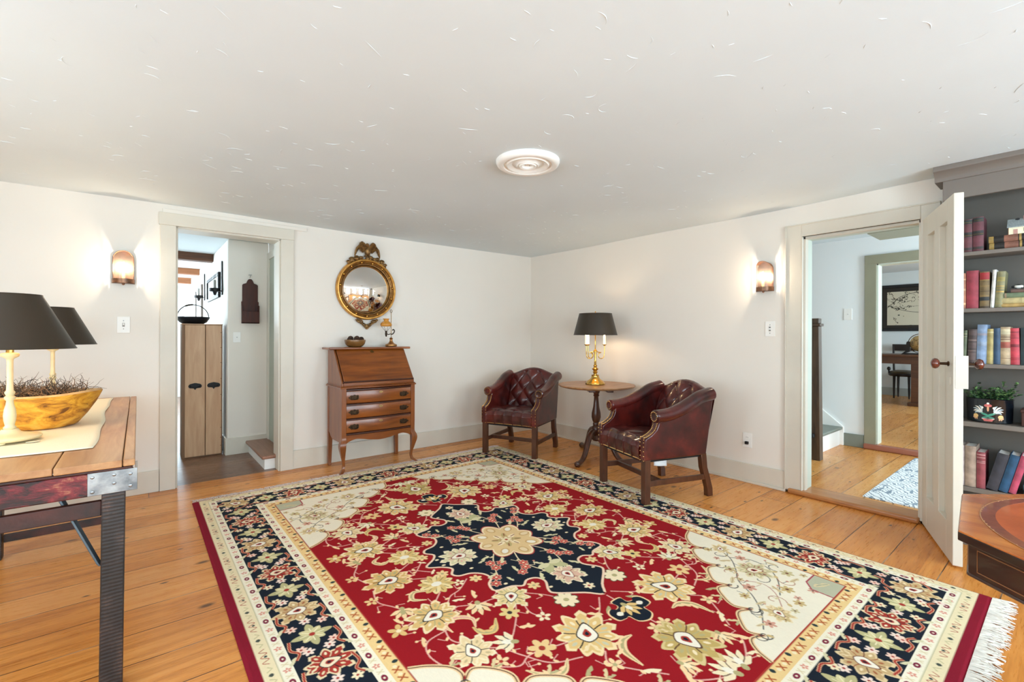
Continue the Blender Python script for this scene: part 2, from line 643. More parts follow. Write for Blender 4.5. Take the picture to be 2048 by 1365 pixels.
def paint_rug(w, h, px):
    K = Canvas(w, h, px, '#84182A')
    rng = random.Random(5)
    cu, cv = w / 2, h / 2

    def frame(a, b, col, red=False):
        K.fill([(a[0], a[1]), (w - a[2], a[1]), (w - a[2], h - a[3]), (a[0], h - a[3])], col)

    def rosette(c, r, n=6, petals=CREAM, heart=GOLD, edge=None, ang=0):
        for i in range(n):
            t = ang + i * 2 * math.pi / n
            if edge:
                K.fill(xf(ell(r * .52, r * .36, 10), (c[0] + .58 * r * math.cos(t), c[1] + .58 * r * math.sin(t)), t), edge)
        for i in range(n):
            t = ang + i * 2 * math.pi / n
            K.fill(xf(ell(r * .42, r * .27, 10), (c[0] + .58 * r * math.cos(t), c[1] + .58 * r * math.sin(t)), t), petals)
        K.fill(xf(ell(r * .24, n=10), c), heart)

    def palmette(c, r, ang, outer=GOLD, edge=PEACH, heart=IVORY, line=DARK, vein=OLIVE, n=11, mx=1, my=1, long=1.25):
        T = lambda P: xf(P, c, ang, r, mx, my)
        for k, (rr, col) in enumerate(((1., edge), (.86, outer))):
            for i in range(n):
                a = -math.pi * .93 + i * 2 * math.pi * .93 / (n - 1)
                l = rr * (1 + (long - 1) * max(0, math.cos(a)))
                P = petal(l, .50 * rr, .72) if (i + n) % 2 else jag(l * 1.04, .62 * rr)
                K.fill(T(xf(P, (0, 0), a)), col)
        for i in range(n):
            a = -math.pi * .93 + (i + .5) * 2 * math.pi * .93 / (n - 1)
            if i < n - 1:
                K.stroke(T(xf([(.36, 0), (.55, .015), (.72, 0)], (0, 0), a)), r * .045, line if i % 2 else vein)
            a2 = -math.pi * .93 + i * 2 * math.pi * .93 / (n - 1)
            K.fill(T(xf(petal(.24, .11), (.52 * math.cos(a2), .52 * math.sin(a2)), a2)), vein if i % 2 else CREAM)
        al = spline([(-.34, 0), (-.1, .3), (.22, .22), (.52, 0), (.22, -.22), (-.1, -.3)], 5, True)
        K.fill(T(al * 1.14), line)
        K.fill(T(al), heart)
        K.fill(T(al * .45 + (.02, 0)), BRICK)
        K.fill(T(al * .22 + (.02, 0)), NAVY)
        for s in (1, -1):
            K.stroke(T([(-.42, 0), (-.62, .12 * s), (-.8, .3 * s)]), r * .07, edge)

    def lily(c, r, ang, col=PEACH, inner=CREAM, line=DARK, mx=1, my=1):
        T = lambda P: xf(P, c, ang, r, mx, my)
        for a, l in ((0, 1), (.55, .92), (-.55, .92), (1.15, .8), (-1.15, .8)):
            K.fill(T(xf(petal(l, .36, .6), (0, 0), a)), col)
        for a in (.28, -.28, .85, -.85):
            K.stroke(T(xf([(.15, 0), (.45, .03), (.62, 0)], (0, 0), a)), r * .05, line)
        K.fill(T(xf(petal(.55, .3), (-.05, 0), 0)), inner)
        K.fill(T(xf(ell(.2, .15, 10), (-.12, 0), 0)), OLIVE)

    def leaf(c, l, ang, col=PEACH, mx=1, my=1, line=None):
        T = lambda P: xf(P, c, ang, l, mx, my)
        K.fill(T(spline([(0, 0), (.3, .2), (.55, .12), (.75, .22), (1, 0), (.6, -.1), (.3, -.08)], 4, True)), col)
        if line:
            K.stroke(T([(.1, .03), (.5, .06), (.85, .03)]), l * .04, line)

    def sickle(P, wd, col=PEACH, inner=OLIVE):
        S = spline(P, 8)
        t = np.linspace(0, 1, len(S))
        K.stroke(S, wd * (.25 + np.sin(t * math.pi) * .9), col)
        K.stroke(S, wd * np.sin(t * math.pi) * .45, inner)
        d = np.gradient(S, axis=0)
        for i in range(4, len(S) - 6, 5):
            a = math.atan2(d[i][1], d[i][0]) + .75
            K.fill(xf(petal(wd * 1.5, wd * .5), S[i], a), col)

    def vine(P, wd=.0065, col=PINK, sprig=True):
        S = spline(P, 8)
        K.stroke(S, wd, col)
        if not sprig or len(S) < 14:
            return
        d = np.gradient(S, axis=0)
        for i in range(6, len(S) - 4, 6):
            s_ = 1 if (i // 6) % 2 else -1
            a = math.atan2(d[i][1], d[i][0]) + .8 * s_
            l = .030 + .012 * ((i // 6) % 3)
            K.stroke(S[i] + np.array([(0, 0), (l * .6 * math.cos(a), l * .6 * math.sin(a)), (l * math.cos(a + .9 * s_), l * math.sin(a + .9 * s_))]), wd * .7, col)
            if (i // 6) % 2:
                K.fill(xf(petal(.026, .012), S[i], a - .2 * s_), PEACH if col == PINK else '#D9C79C')
            else:
                K.fill(xf(ell(.007, n=8), S[i] + np.array((l * math.cos(a + .9 * s_), l * math.sin(a + .9 * s_)))), PEACH if col == PINK else '#C98A74')

    # --- borders -----------------------------------------------------------
    rim = (.040, .014, .016, .045)                       # left, top, right, bottom red selvedge
    off = lambda d: tuple(max(r, d - .03) if False else r + d for r in rim)
    frame(off(0), 0, '#E9D8B0')
    frame(off(.050), 0, '#C9BE98')
    frame(off(.054), 0, '#F0E6CE')
    frame(off(.097), 0, NAVY)
    frame(off(.098), 0, NAVY)
    B = off(.305)
    frame(B, 0, '#F0E6CE')
    frame(off(.352), 0, '#EBC98C')
    frame(off(.404), 0, BRICK)
    frame(off(.410), 0, RED)
    i0 = off(.410)

    def run(d, step, fn, corner=0):
        """walk a band at depth d inside the rug round all four sides"""
        r = off(d)
        sides = (((r[0], r[1]), (w - r[2], r[1]), 0), ((w - r[2], r[1]), (w - r[2], h - r[3]), 1),
                 ((w - r[2], h - r[3]), (r[0], h - r[3]), 2), ((r[0], h - r[3]), (r[0], r[1]), 3))
        for (a, b, q) in sides:
            L = math.hypot(b[0] - a[0], b[1] - a[1])
            n = max(1, int(round(L / step)))
            if corner:
                n = max(corner, corner * int(round(n / corner)))
            for k in range(n):
                t = (k if corner else k + .5) / n
                if corner and k == 0:
                    fn(a, q * math.pi / 2 - math.pi / 4, 0)
                    continue
                fn((a[0] + (b[0] - a[0]) * t, a[1] + (b[1] - a[1]) * t), q * math.pi / 2, k)

    def guard(c, a, k):
        if k % 2:
            rosette(c, .0150, 5, '#D98C78', '#F0E6CE', None, a)
        else:
            K.fill(xf(ell(.018, .011, 12), c, a), '#7B1F38')
            K.fill(xf(ell(.006, .004, 8), c, a), '#E9D8C0')
        for s in (1, -1):
            p = xf([(.036 * s, 0)], c, a)[0]
            K.stroke(xf([(-.008, -.012), (.008, .012)], p, a), .004, '#DCCBA0')
            K.stroke(xf([(-.008, .012), (.008, -.012)], p, a), .004, '#DCCBA0')
    run(.0755, .072, guard)
    run(.328, .072, guard)

    def outer(c, a, k):
        if k % 2:
            K.stroke(xf(spline([(-.05, .008), (-.035, -.012), (-.02, .012), (0, -.012), (.02, .012), (.035, -.012), (.05, .008)], 5), c, a), .0035, BRICK)
            K.fill(xf(ell(.007, .006, 8), xf([(0, .004)], c, a)[0], a), '#3F4A45')
        else:
            K.fill(xf(petal(.02, .016), xf([(-.01, 0)], c, a)[0], a), '#4A5048')
            for s in (1, -1):
                K.stroke(xf([(s * .02, -.01), (s * .035, .01), (s * .05, -.004)], c, a), .006, '#C9BC90')
    run(.026, .115, outer)

    def gold(c, a, k):
        if k % 3 == 1:
            K.fill(xf(petal(.024, .018), c, a + 1.57), '#2F3B3C')
        else:
            for s in (1, -1):
                K.stroke(xf([(-.012 * s, -.015), (0, 0), (.014 * s, .014)], c, a), .006, '#B2542F')
            K.fill(xf(ell(.008, n=8), xf([(.02, 0)], c, a)[0]), '#F0DEB8')
    run(.379, .046, gold)

    # main navy border: alternating palmettes, cross flowers and small rosettes
    def border(c, a, k):
        m = k % 4
        T = lambda p: tuple(xf([p], c, a)[0])
        fl = 1 if k % 2 else -1
        if m == 0:
            palmette(c, .088, a + math.pi / 2 * fl, '#C9A878', '#E0C79A', IVORY, '#6E3A2C', '#A8623F', 9)
        elif m == 2:
            palmette(c, .084, a - math.pi / 2 * fl, BRICK, '#E6CFA6', '#EFD9B8', DARK, '#E6CFA6', 9)
        else:
            for i in range(8):
                t = a + i * math.pi / 4
                K.fill(xf(petal(.078 if i % 2 == 0 else .055, .032), c, t), '#D8CC9A' if i % 2 else '#BDB483')
                K.stroke(xf([(.01, 0), (.045, 0)], c, t), .004, '#F0E6C0')
            K.fill(xf(ell(.012, n=10), c), BRICK)
            for q in ((.075, .06), (-.075, -.06), (.075, -.06), (-.075, .06)):
                rosette(T(q), .023, 6, CREAM if m == 1 else '#EFC9B6', BRICK)
        for s in (1, -1):
            K.stroke(xf(spline([(-.125, .088 * s), (-.09, .07 * s), (-.055, .093 * s), (0, .086 * s)], 6), c, a), .012, '#E0B08A')
            K.stroke(xf(spline([(-.125, .088 * s), (-.09, .07 * s), (-.055, .093 * s), (0, .086 * s)], 6), c, a), .007, BRICK)
            leaf(T((.1, .085 * s)), .05, a + 2.6 * s, '#D8CFA8')
        if m in (0, 2):
            for q in ((.098, .035), (.102, -.04), (-.1, .0)):
                rosette(T(q), .024, 6, '#F0D8C8', BRICK)
    run(.2015, .196, border, 4)

    # --- field -------------------------------------------------------------
    sym = ((1, 1), (-1, 1), (1, -1), (-1, -1))

    def four(fn, p, ang=0, ax=None):
        for mx, my in sym:
            if ax == 'v' and mx < 0 or ax == 'u' and my < 0:
                continue
            fn((cu + p[0] * mx, cv + p[1] * my), ang, mx, my)

    # vines first
    vines = [
        [(.04, .73), (.12, .80), (.2, .84)], [(.39, .95), (.5, .9), (.56, .80), (.60, .72), (.68, .66)],
        [(.35, .47), (.42, .44), (.5, .43), (.58, .39), (.62, .38)], [(.36, .52), (.42, .60), (.5, .68), (.54, .71)],
        [(.34, .55), (.36, .62), (.34, .68)], [(.3, .47), (.22, .56), (.18, .63)], [(.36, .52), (.43, .57)],
        [(.7, .47), (.72, .56), (.69, .62)], [(.56, .1), (.65, .05), (.72, .02)], [(.58, .24), (.64, .30), (.67, .33)],
        [(.52, .06), (.60, -.02), (.66, -.01)], [(.76, .36), (.82, .38), (.86, .40)], [(.76, .30), (.80, .22), (.84, .14), (.82, .04)],
        [(.36, .86), (.44, .84), (.48, .82)], [(0, .74), (0, .82), (0, .92), (0, 1.0)], [(.05, 1.17), (.14, 1.2), (.18, 1.26), (.1, 1.32), (.03, 1.34)],
        [(.3, .98), (.34, 1.03), (.3, 1.1), (.22, 1.2)], [(.74, .72), (.80, .70), (.83, .6), (.80, .52), (.70, .50)],
        [(.45, .83), (.54, .82), (.6, .84), (.66, .80)], [(.42, .22), (.5, .28), (.56, .30), (.6, .34)],
    ]
    for V in vines:
        for mx, my in sym:
            vine(np.array(V) * (mx, my) + (cu, cv))
    for mx, my in sym:
        S = lambda L: np.array(L) * (mx, my) + (cu, cv)
        o = (cu, cv)
        at = lambda x, y: (cu + x * mx, cv + y * my)
        sickle(S([(.144, .985), (.2, .985), (.245, 1.03), (.254, 1.116)]), .03)
        sickle(S([(.60, .56), (.58, .50), (.63, .455), (.69, .47), (.69, .53)]), .024, PEACH, PINK)
        sickle(S([(.50, .56), (.55, .62), (.60, .60), (.61, .55)]), .026, GOLD)
        sickle(S([(.62, .20), (.68, .17), (.71, .22), (.66, .26)]), .022)
        sickle(S([(.44, .92), (.50, .96), (.56, .93), (.60, .87)]), .024)
        for (x, y, l, a, c_) in ((.18, .78, .07, 2.4, PEACH), (.40, .70, .07, -.5, PEACH), (.46, .32, .07, 1.2, PEACH), (.62, .64, .08, .3, OLIVE),
                                 (.16, 1.22, .08, 1.0, PEACH), (.22, 1.17, .07, -.6, CREAM), (.40, 1.0, .06, .4, OLIVE), (.80, .48, .06, 1.2, PEACH),
                                 (.06, .80, .06, .6, OLIVE), (.52, .36, .06, -.4, CREAM), (.84, .30, .06, 1.9, PEACH), (.10, 1.32, .06, .4, CREAM),
                                 (.50, .04, .05, .8, CREAM), (.66, .86, .07, -.7, PEACH)):
            leaf(at(x, y), l, a, c_, mx, my)
        palmette(at(.28, .872), .130, -2.2, '#E2BE7E', '#F0D6A6', IVORY, '#3A2F2A', '#C9C3A4', 11, mx, my, 1.2)
        palmette(at(.345, .472), .088, .9, '#E4CB92', '#F0DEB8', IVORY, DARK, OLIVE, 9, mx, my)
        palmette(at(.69, .38), .106, .2, '#DDB878', '#F0D9AE', IVORY, DARK, OLIVE, 11, mx, my)
        palmette(at(.69, .672), .088, -1.7, '#E9CFA0', '#F0DEB8', IVORY, DARK, '#C9B083', 9, mx, my)
        lily(at(.50, .43), .085, 1.2, PEACH, CREAM, DARK, mx, my)
        lily(at(.54, .72), .085, -.6, CREAM, IVORY, DARK, mx, my)
        lily(at(.78, .262), .075, 1.3, PEACH, OLIVE, '#8A6A40', mx, my)
        lily(at(.135, 1.2), .07, 1.9, PEACH, CREAM, DARK, mx, my)
        rosette(at(.43, .567), .048, 6, '#E3C886', '#3A3433', None, .3)
        rosette(at(.17, .65), .058, 8, CREAM, OLIVE, '#5A4A33', .2)
        rosette(at(.475, .82), .056, 6, '#E8C48A', BRICK, None, .6)
        rosette(at(.335, .678), .034, 5, CREAM, BRICK, None, .2)
        rosette(at(.03, 1.02), .036, 5, PEACH, BRICK)
        rosette(at(.33, 1.05), .036, 5, PEACH, OLIVE)
        rosette(at(.855, .385), .045, 5, '#DDB878', CREAM)
        rosette(at(.47, .226), .030, 5, CREAM, BRICK)
        rosette(at(.64, .78), .034, 5, PEACH, BRICK)
        rosette(at(.86, .12), .032, 5, '#E8C48A', BRICK)
        for i in range(12):
            t = i * math.pi / 6
            K.fill(xf(petal(.088, .040), at(.56, .17), t), '#D9B877' if i % 2 else '#EBD49C')
            K.stroke(xf([(.03, 0), (.068, 0)], at(.56, .17), t), .004, '#8A7440')
        K.fill(xf(ell(.026, .02, 12), at(.56, .17)), IVORY)
        lily(at(.03, 1.34), .09, -1.2, CREAM, IVORY, '#6B4A3A', mx, my)
    for s in (1, -1):
        palmette((cu + .72 * s, cv), .108, 0 if s > 0 else math.pi, '#D7AE6C', '#F0CE9E', IVORY, DARK, OLIVE, 11)
        palmette((cu, cv + 1.13 * s), .125, math.pi / 2 * s, '#C3A766', '#D9C28A', IVORY, '#5A3A2C', OLIVE, 11)

    # pendants: navy crosses on the long axis
    for s in (1, -1):
        c = (cu, cv + .875 * s)
        P = [(0, -.085), (.03, -.08), (.03, -.045), (.055, -.035), (.075, -.05), (.105, -.03), (.105, .02), (.07, .03), (.05, .03), (.045, .07), (.015, .09)]
        P = np.array(P + [(-x, y) for x, y in P[::-1]]) * (1, s)
        P = spline(P, 5, True)
        K.fill(P * 1.08 + c, PEACH)
        K.fill(P + c, NAVY)
        lily((c[0], c[1] - .03 * s), .08, math.pi / 2 * s, GOLD, IVORY, DARK)
        for q in (1, -1):
            K.fill(xf(petal(.035, .026), (c[0] + .05 * q, c[1] - .005), 0 if q > 0 else math.pi), IVORY)

    # medallion
    Q = [(0, .725), (.06, .665), (.165, .585), (.178, .545), (.135, .475), (.15, .425), (.20, .412), (.245, .44), (.29, .41), (.375, .392),
         (.365, .33), (.325, .29), (.33, .235), (.375, .19), (.435, .175), (.455, .14), (.425, .095), (.455, .05), (.52, 0)]
    full = []
    for i, (mx, my) in enumerate(((1, 1), (1, -1), (-1, -1), (-1, 1))):
        q = Q if i % 2 == 0 else Q[::-1]
        full += [(x * mx, y * my) for x, y in q][:-1]
    M0 = spline(full, 4, True) + (cu, cv)
    K.fill(M0, NAVY)
    K.stroke(np.vstack([M0, M0[:2]]), .012, '#F0D0B4')
    for mx, my in sym:
        at = lambda x, y: (cu + x * mx, cv + y * my)
        for x, y in ((.205, .47), (.385, .245), (.49, .105)):
            rosette(at(x, y), .034, 6, '#EBCB92', OLIVE)
        for x, y in ((.15, .53), (.30, .375), (.345, .15), (.44, .035)):
            K.fill(xf(ell(.011, .008, 8), at(x, y)), CREAM)
        vine(np.array([(.12, .05), (.2, .14), (.26, .24), (.3, .33)]) * (mx, my) + (cu, cv), .006, CREAM)
        vine(np.array([(.06, .14), (.10, .25), (.08, .36), (.03, .45)]) * (mx, my) + (cu, cv), .006, CREAM)
        for x, y in ((.19, .20), (.24, .17), (.245, .225), (.12, .31), (.165, .34), (.10, .27), (.30, .30), (.335, .345)):
            rosette(at(x, y), .027, 6, '#C4544A', CREAM, '#EBC0A6')
        for x, y, l, a in ((.15, .15, .07, .9), (.2, .1, .06, .2), (.17, .26, .06, 1.4), (.28, .27, .06, .2), (.06, .30, .06, 2.2), (.1, .40, .07, 1.0), (.24, .12, .05, .2), (.06, .50, .05, 1.2), (.26, .33, .05, 1.7)):
            leaf(at(x, y), l, a, '#D8D0A6', mx, my)
    for s in (1, -1):
        palmette((cu + .32 * s, cv), .095, 0 if s > 0 else math.pi, '#D8CFA6', '#F0E2C0', IVORY, '#8A3A34', PINK, 11)
        palmette((cu, cv + .49 * s), .085, math.pi / 2 * s, '#D9B59A', '#F0E2C0', IVORY, '#8A3A34', PINK, 9)
        for q in (1, -1):
            K.fill(xf(petal(.10, .05), (cu, cv + .36 * s), math.pi / 2 * s + .75 * q), '#BDB98A')
            K.fill(xf(petal(.08, .04), (cu, cv + .36 * s), math.pi / 2 * s + 1.5 * q), '#D8D0A6')
        rosette((cu, cv + .635 * s), .03, 6, CREAM, BRICK)
    # centre rosette: eight tan lobes
    for col, k in (('#B5473F', 1.07), ('#F0DEB8', 1.03), ('#E0C08C', .95)):
        for i in range(8):
            t = i * math.pi / 4
            R_ = .148 + .03 * abs(math.sin(t))
            K.fill(xf(spline([(0, -.05), (.1, -.062), (R_, -.045), (R_ * 1.2, 0), (R_, .045), (.1, .062), (0, .05)], 4, True) * k, (cu, cv), t), col)
    for i in range(8):
        t = i * math.pi / 4
        K.fill(xf(ell(.036, .026, 12), (cu + .135 * math.cos(t), cv + .155 * math.sin(t)), t), '#C9A06A')
        K.fill(xf(ell(.027, .018, 12), (cu + .135 * math.cos(t), cv + .155 * math.sin(t)), t), IVORY if i % 2 else '#E6CFA6')
        K.fill(xf(petal(.07, .03), (cu + .02 * math.cos(t + .4), cv + .02 * math.sin(t + .4)), t + .4), '#F0DEB8' if i % 2 else '#BDA872')
        K.stroke(xf([(.05, 0), (.085, .006)], (cu, cv), t + .4), .007, '#8A4A36')
    rosette((cu, cv), .04, 6, '#EBD9B0', BRICK, '#A8794A')

    # ivory spandrels with scalloped edge
    ru, rv = cu - .45, cv - .45
    for mx, my in sym:
        at = lambda x, y: (cu + x * mx, cv + y * my)
        fu = (w - i0[2] - cu) if mx > 0 else (cu - i0[0])
        fv = (h - i0[3] - cv) if my > 0 else (cv - i0[1])
        seg = ([(fu, .60), (.86, .635), (.80, .69), (.785, .74), (.805, .785)], [(.805, .785), (.745, .745), (.685, .79), (.65, .86), (.675, .93)],
               [(.675, .93), (.61, .905), (.55, .94), (.505, .995), (.53, 1.06)], [(.53, 1.06), (.465, 1.03), (.41, 1.08), (.375, 1.145), (.41, 1.21)],
               [(.41, 1.21), (.345, 1.18), (.285, 1.215), (.24, 1.265), (.265, 1.32)], [(.265, 1.32), (.205, 1.295), (.155, 1.335), (.125, fv)])
        S = np.vstack([spline(q_, 6) for q_ in seg])
        reg = np.vstack([S, [(fu, fv)]]) * (mx, my) + (cu, cv)
        K.fill(reg, '#EDE3CC')
        edge = S * (mx, my) + (cu, cv)
        K.stroke(edge, .018, '#E9C99A')
        K.stroke(edge, .005, '#6A4438')
        for q_ in seg[:-1]:
            c_ = np.array(q_[-1])
            K.stroke(np.array([c_ + ((.030 - .002 * k_) * math.cos(.6 + k_ * .5), (.030 - .002 * k_) * math.sin(.6 + k_ * .5)) for k_ in range(12)]) * (mx, my) + (cu, cv), .006, '#4A4440')
            leaf(at(q_[2][0] - .004, q_[2][1] - .004), .05, 3.9, '#DCC596', mx, my)
            leaf(at(q_[2][0] - .004, q_[2][1] - .004), .04, 2.9, '#B9AC80', mx, my)
        vine(np.array([(.86, .80), (.80, .92), (.70, 1.0), (.60, 1.06), (.52, 1.16), (.42, 1.24), (.30, 1.30)]) * (mx, my) + (cu, cv), .005, '#4A4A48')
        vine(np.array([(.80, .92), (.86, 1.0), (.84, 1.1), (.75, 1.18), (.62, 1.24)]) * (mx, my) + (cu, cv), .005, '#4A4A48')
        vine(np.array([(.60, 1.06), (.66, 1.14), (.62, 1.22), (.5, 1.3)]) * (mx, my) + (cu, cv), .004, '#B07060')
        palmette(at(.76, 1.06), .085, .8, '#C9BE92', '#E3D3AC', '#EFE2C8', '#8A4038', '#9A5446', 9, mx, my)
        palmette(at(.47, 1.29), .06, 2.0, '#D9BE8C', '#E9D6AC', IVORY, '#7A4A38', OLIVE, 9, mx, my)
        palmette(at(.86, .84), .05, -.6, '#D9BE8C', '#E9D6AC', IVORY, '#7A4A38', OLIVE, 9, mx, my)
        for x, y, r, c_ in ((.68, .98, .032, '#C9B98A'), (.58, 1.12, .034, '#D09A84'), (.70, 1.24, .034, '#C9AE78'), (.84, .96, .03, '#D09A84'),
                            (.86, 1.18, .034, '#C9B98A'), (.36, 1.30, .028, '#D09A84'), (.62, 1.32, .028, '#C9AE78'), (.80, .80, .024, '#C9AE78'), (.49, 1.14, .026, '#C9AE78')):
            rosette(at(x, y), r, 6, c_, '#7A4A38', None, .4)
        for (x, y, r0, a0, n_) in ((.80, .86, .05, .4, 1), (.64, .99, .055, 2.2, -1), (.70, 1.12, .06, -.6, 1), (.56, 1.24, .05, 1.2, -1), (.88, 1.12, .045, 2.6, 1), (.40, 1.22, .04, .2, 1), (.78, 1.22, .05, -1.8, -1), (.24, 1.31, .035, .3, 1)):
            S2_ = np.array([(x + r0 * (1 - q / 14) * math.cos(a0 + n_ * q * .42), y + r0 * (1 - q / 14) * math.sin(a0 + n_ * q * .42)) for q in range(12)]) * (mx, my) + (cu, cv)
            K.stroke(S2_, .0045, '#55504A' if n_ > 0 else '#B07A5E')
            K.fill(xf(petal(.030, .016), S2_[0], a0 * mx + 1), '#D0B47E')
        for x, y, r, c_ in ((.74, .88, .018, '#C98A74'), (.62, 1.06, .018, '#C9AE78'), (.66, 1.30, .02, '#D09A84'), (.54, 1.33, .02, '#C9B98A'), (.90, 1.24, .02, '#C9AE78'), (.90, .92, .02, '#C98A74'), (.44, 1.33, .018, '#C9AE78'), (.78, 1.32, .024, '#D09A84')):
            rosette(at(x, y), r, 5, c_, '#6A4438', None, .2)
        for x, y, l, a in ((.72, .90, .07, .6), (.55, 1.05, .07, -.4), (.46, 1.2, .06, .3), (.9, 1.06, .06, 1.4), (.68, 1.18, .07, 2.0), (.78, 1.22, .07, .2), (.3, 1.27, .05, .3)):
            leaf(at(x, y), l, a, '#D9C79C', mx, my, '#A87A5A')
        C = np.array([(fu, fv - .13), (fu - .10, fv - .13), (fu - .155, fv - .09), (fu - .16, fv)])
        K.fill(np.vstack([C, [(fu, fv)]]) * (mx, my) + (cu, cv), '#B9B79C')
        K.stroke(C * (mx, my) + (cu, cv), .008, '#A8394A')
        leaf(at(fu - .04, fv - .05), .09, 3.6, '#D9C79C', mx, my, '#6A8A84')
    return K.a
# ---------------------------------------------------------------- the room
H = 2.2
XW, YS = -5.85, -6.55          # west and south walls
DL0, DL1, DLH = -3.684, -2.939, 2.042     # left doorway
DR0, DR1, DRH = -3.800, -3.118, 1.955     # right doorway


def wall_with_holes(name, axis, p0, p1, a0, a1, z0, z1, holes, mat):
    """axis 'x': wall runs along x between a0 and a1, thickness y p0..p1"""
    b = MB()
    cuts = sorted(holes)
    pos = a0

    def put(s0, s1, q0, q1):
        if s1 - s0 > 1e-4 and q1 - q0 > 1e-4:
            if axis == 'x':
                b.box(s0, s1, p0, p1, q0, q1)
            else:
                b.box(p0, p1, s0, s1, q0, q1)
    for (h0, h1, hz0, hz1) in cuts:
        put(pos, h0, z0, z1)
        put(h0, h1, z0, hz0)
        put(h0, h1, hz1, z1)
        pos = h1
    put(pos, a1, z0, z1)
    return b.done(name, mat, smooth=0)


WZ0, WZ1 = .62, 1.98
SW = [(-5.075, -4.025, WZ0, WZ1), (-3.075, -2.025, WZ0, WZ1), (-1.30, -.40, WZ0, WZ1)]
WW = [(-5.225, -4.175, WZ0, WZ1), (-3.025, -1.975, WZ0, WZ1)]
struct(wall_with_holes('wall_left', 'x', 0, .185, XW - .15, .15, -.05, 2.5, [(DL0, DL1, -.05, DLH)], M_WALL), 'off white plaster wall with the doorway to the kitchen passage and the round mirror', 'wall')
struct(wall_with_holes('wall_right', 'y', 0, .15, YS - .15, 0, -.05, 2.5, [(DR0, DR1, -.05, DRH)], M_WALL), 'off white plaster wall with the doorway to the stair hall', 'wall')
struct(wall_with_holes('wall_back', 'x', YS - .15, YS, XW - .15, 0, -.05, 2.5, SW, M_WALL), 'off white window wall behind the viewer', 'wall')
struct(wall_with_holes('wall_west', 'y', XW - .15, XW, YS, 0, -.05, 2.5, WW, M_WALL), 'off white window wall at the far side of the harvest table', 'wall')

struct(MB().box(XW - .15, .0, YS - .15, .055, -.06, 0).done('floor', M_FLOOR, smooth=0), 'wide honey pine plank floor with knots and seams', 'floor')

# ceiling: old plaster, slightly wavy, with fine trowel ridges
rng = random.Random(11)


def ceil_z(x, y):
    return H + .006 * math.sin(1.7 * x + .8) * math.cos(1.3 * y) + .004 * math.sin(3.1 * y + 1.0) - .010 * math.exp(-((x + 2.6) ** 2 + (y + .15) ** 2) / .5)


b = MB()
b.grid(lambda u, v: (XW - .1 + u * (-XW + .15), YS - .1 + v * (-YS + .15), ceil_z(XW - .1 + u * (-XW + .15), YS - .1 + v * (-YS + .15))), 60, 60)
b.box(XW - .15, .15, YS - .15, .18, H + .06, H + .12)
for i in range(620):
    x, y = rng.uniform(-5.2, -.2), rng.uniform(-4.6, -.3)
    a = rng.gauss(.55, .8)
    L = rng.choice((.018, .02, .025, .03, .04, .06, .08)) * rng.uniform(.7, 1.3)
    k = rng.gauss(0, 9)
    pts, rs = [], []
    n = 7
    for j in range(n):
        t = j / (n - 1) - .5
        aa = a + k * t * L
        px_, py_ = x + math.cos(aa) * t * L, y + math.sin(aa) * t * L
        pts.append((px_, py_, ceil_z(px_, py_)))
        rs.append(.0004 + .0014 * (1 - (2 * t) ** 2) * rng.uniform(.6, 1.2))
    b.tube(pts, rs, 5, flat=1.0)
struct(b.done('ceiling', M_CEIL, fix=False), 'low white plaster ceiling with trowel marks', 'ceiling')


# windows (the light of the room; seen in the mirror)
def window(name, axis, c, p_in, p_out, label):
    w, z0, z1 = 1.05, WZ0, WZ1
    r = thing(name, label, 'window', (c, p_in, z0) if axis == 'x' else (p_in, c, z0), 0, None, True)
    r['kind'] = 'structure'
    s = 1 if p_in > p_out else -1

    def bx(mb, a0, a1, q0, q1, zz0, zz1):
        q0, q1 = min(q0, q1), max(q0, q1)
        if axis == 'x':
            mb.box(c + a0, c + a1, q0, q1, zz0, zz1)
        else:
            mb.box(q0, q1, c + a0, c + a1, zz0, zz1)
    h = w / 2 if name != 'window_3' else .45
    f = MB()
    i0, i1 = p_in, p_in + .02 * s
    bx(f, -h - .09, -h, i0, i1, z0 - .09, z1 + .1)
    bx(f, h, h + .09, i0, i1, z0 - .09, z1 + .1)
    bx(f, -h, h, i0, i1, z1, z1 + .1)
    bx(f, -h, h, i0, i1 + .015 * s, z0 - .09, z0)
    f.done('casing', M_TRIM, r, smooth=0, bevel=.003)
    d0, d1 = p_in - .06 * s, p_in - .095 * s
    zm = (z0 + z1) / 2
    for q0, q1 in ((z0, zm + .02), (zm - .02, z1)):
        g = MB()
        dd0, dd1 = (d0, d1) if q0 == z0 else (d0 - .036 * s, d1 - .036 * s)
        bx(g, -h, -h + .045, dd0, dd1, q0, q1)
        bx(g, h - .045, h, dd0, dd1, q0, q1)
        bx(g, -h + .045, h - .045, dd0, dd1, q0, q0 + .045)
        bx(g, -h + .045, h - .045, dd0, dd1, q1 - .045, q1)
        for k in (-1, 1):
            bx(g, k * h / 3 - .009, k * h / 3 + .009, dd0, dd1, q0, q1)
        bx(g, -h + .045, h - .045, dd0, dd1, (q0 + q1) / 2 - .009, (q0 + q1) / 2 + .009)
        g.done('sash', M_WHITE, r, smooth=0)
    return r


window('window_1', 'x', -4.55, YS, YS - .15, 'white sash window behind the viewer, west of centre')
window('window_2', 'x', -2.55, YS, YS - .15, 'white sash window behind the viewer, centre')
window('window_3', 'x', -.85, YS, YS - .15, 'white sash window behind the viewer, by the bookcase wall')
window('window_4', 'y', -4.70, XW, XW - .15, 'white sash window in the west wall, towards the back')
window('window_5', 'y', -2.50, XW, XW - .15, 'white sash window in the west wall, beside the harvest table')


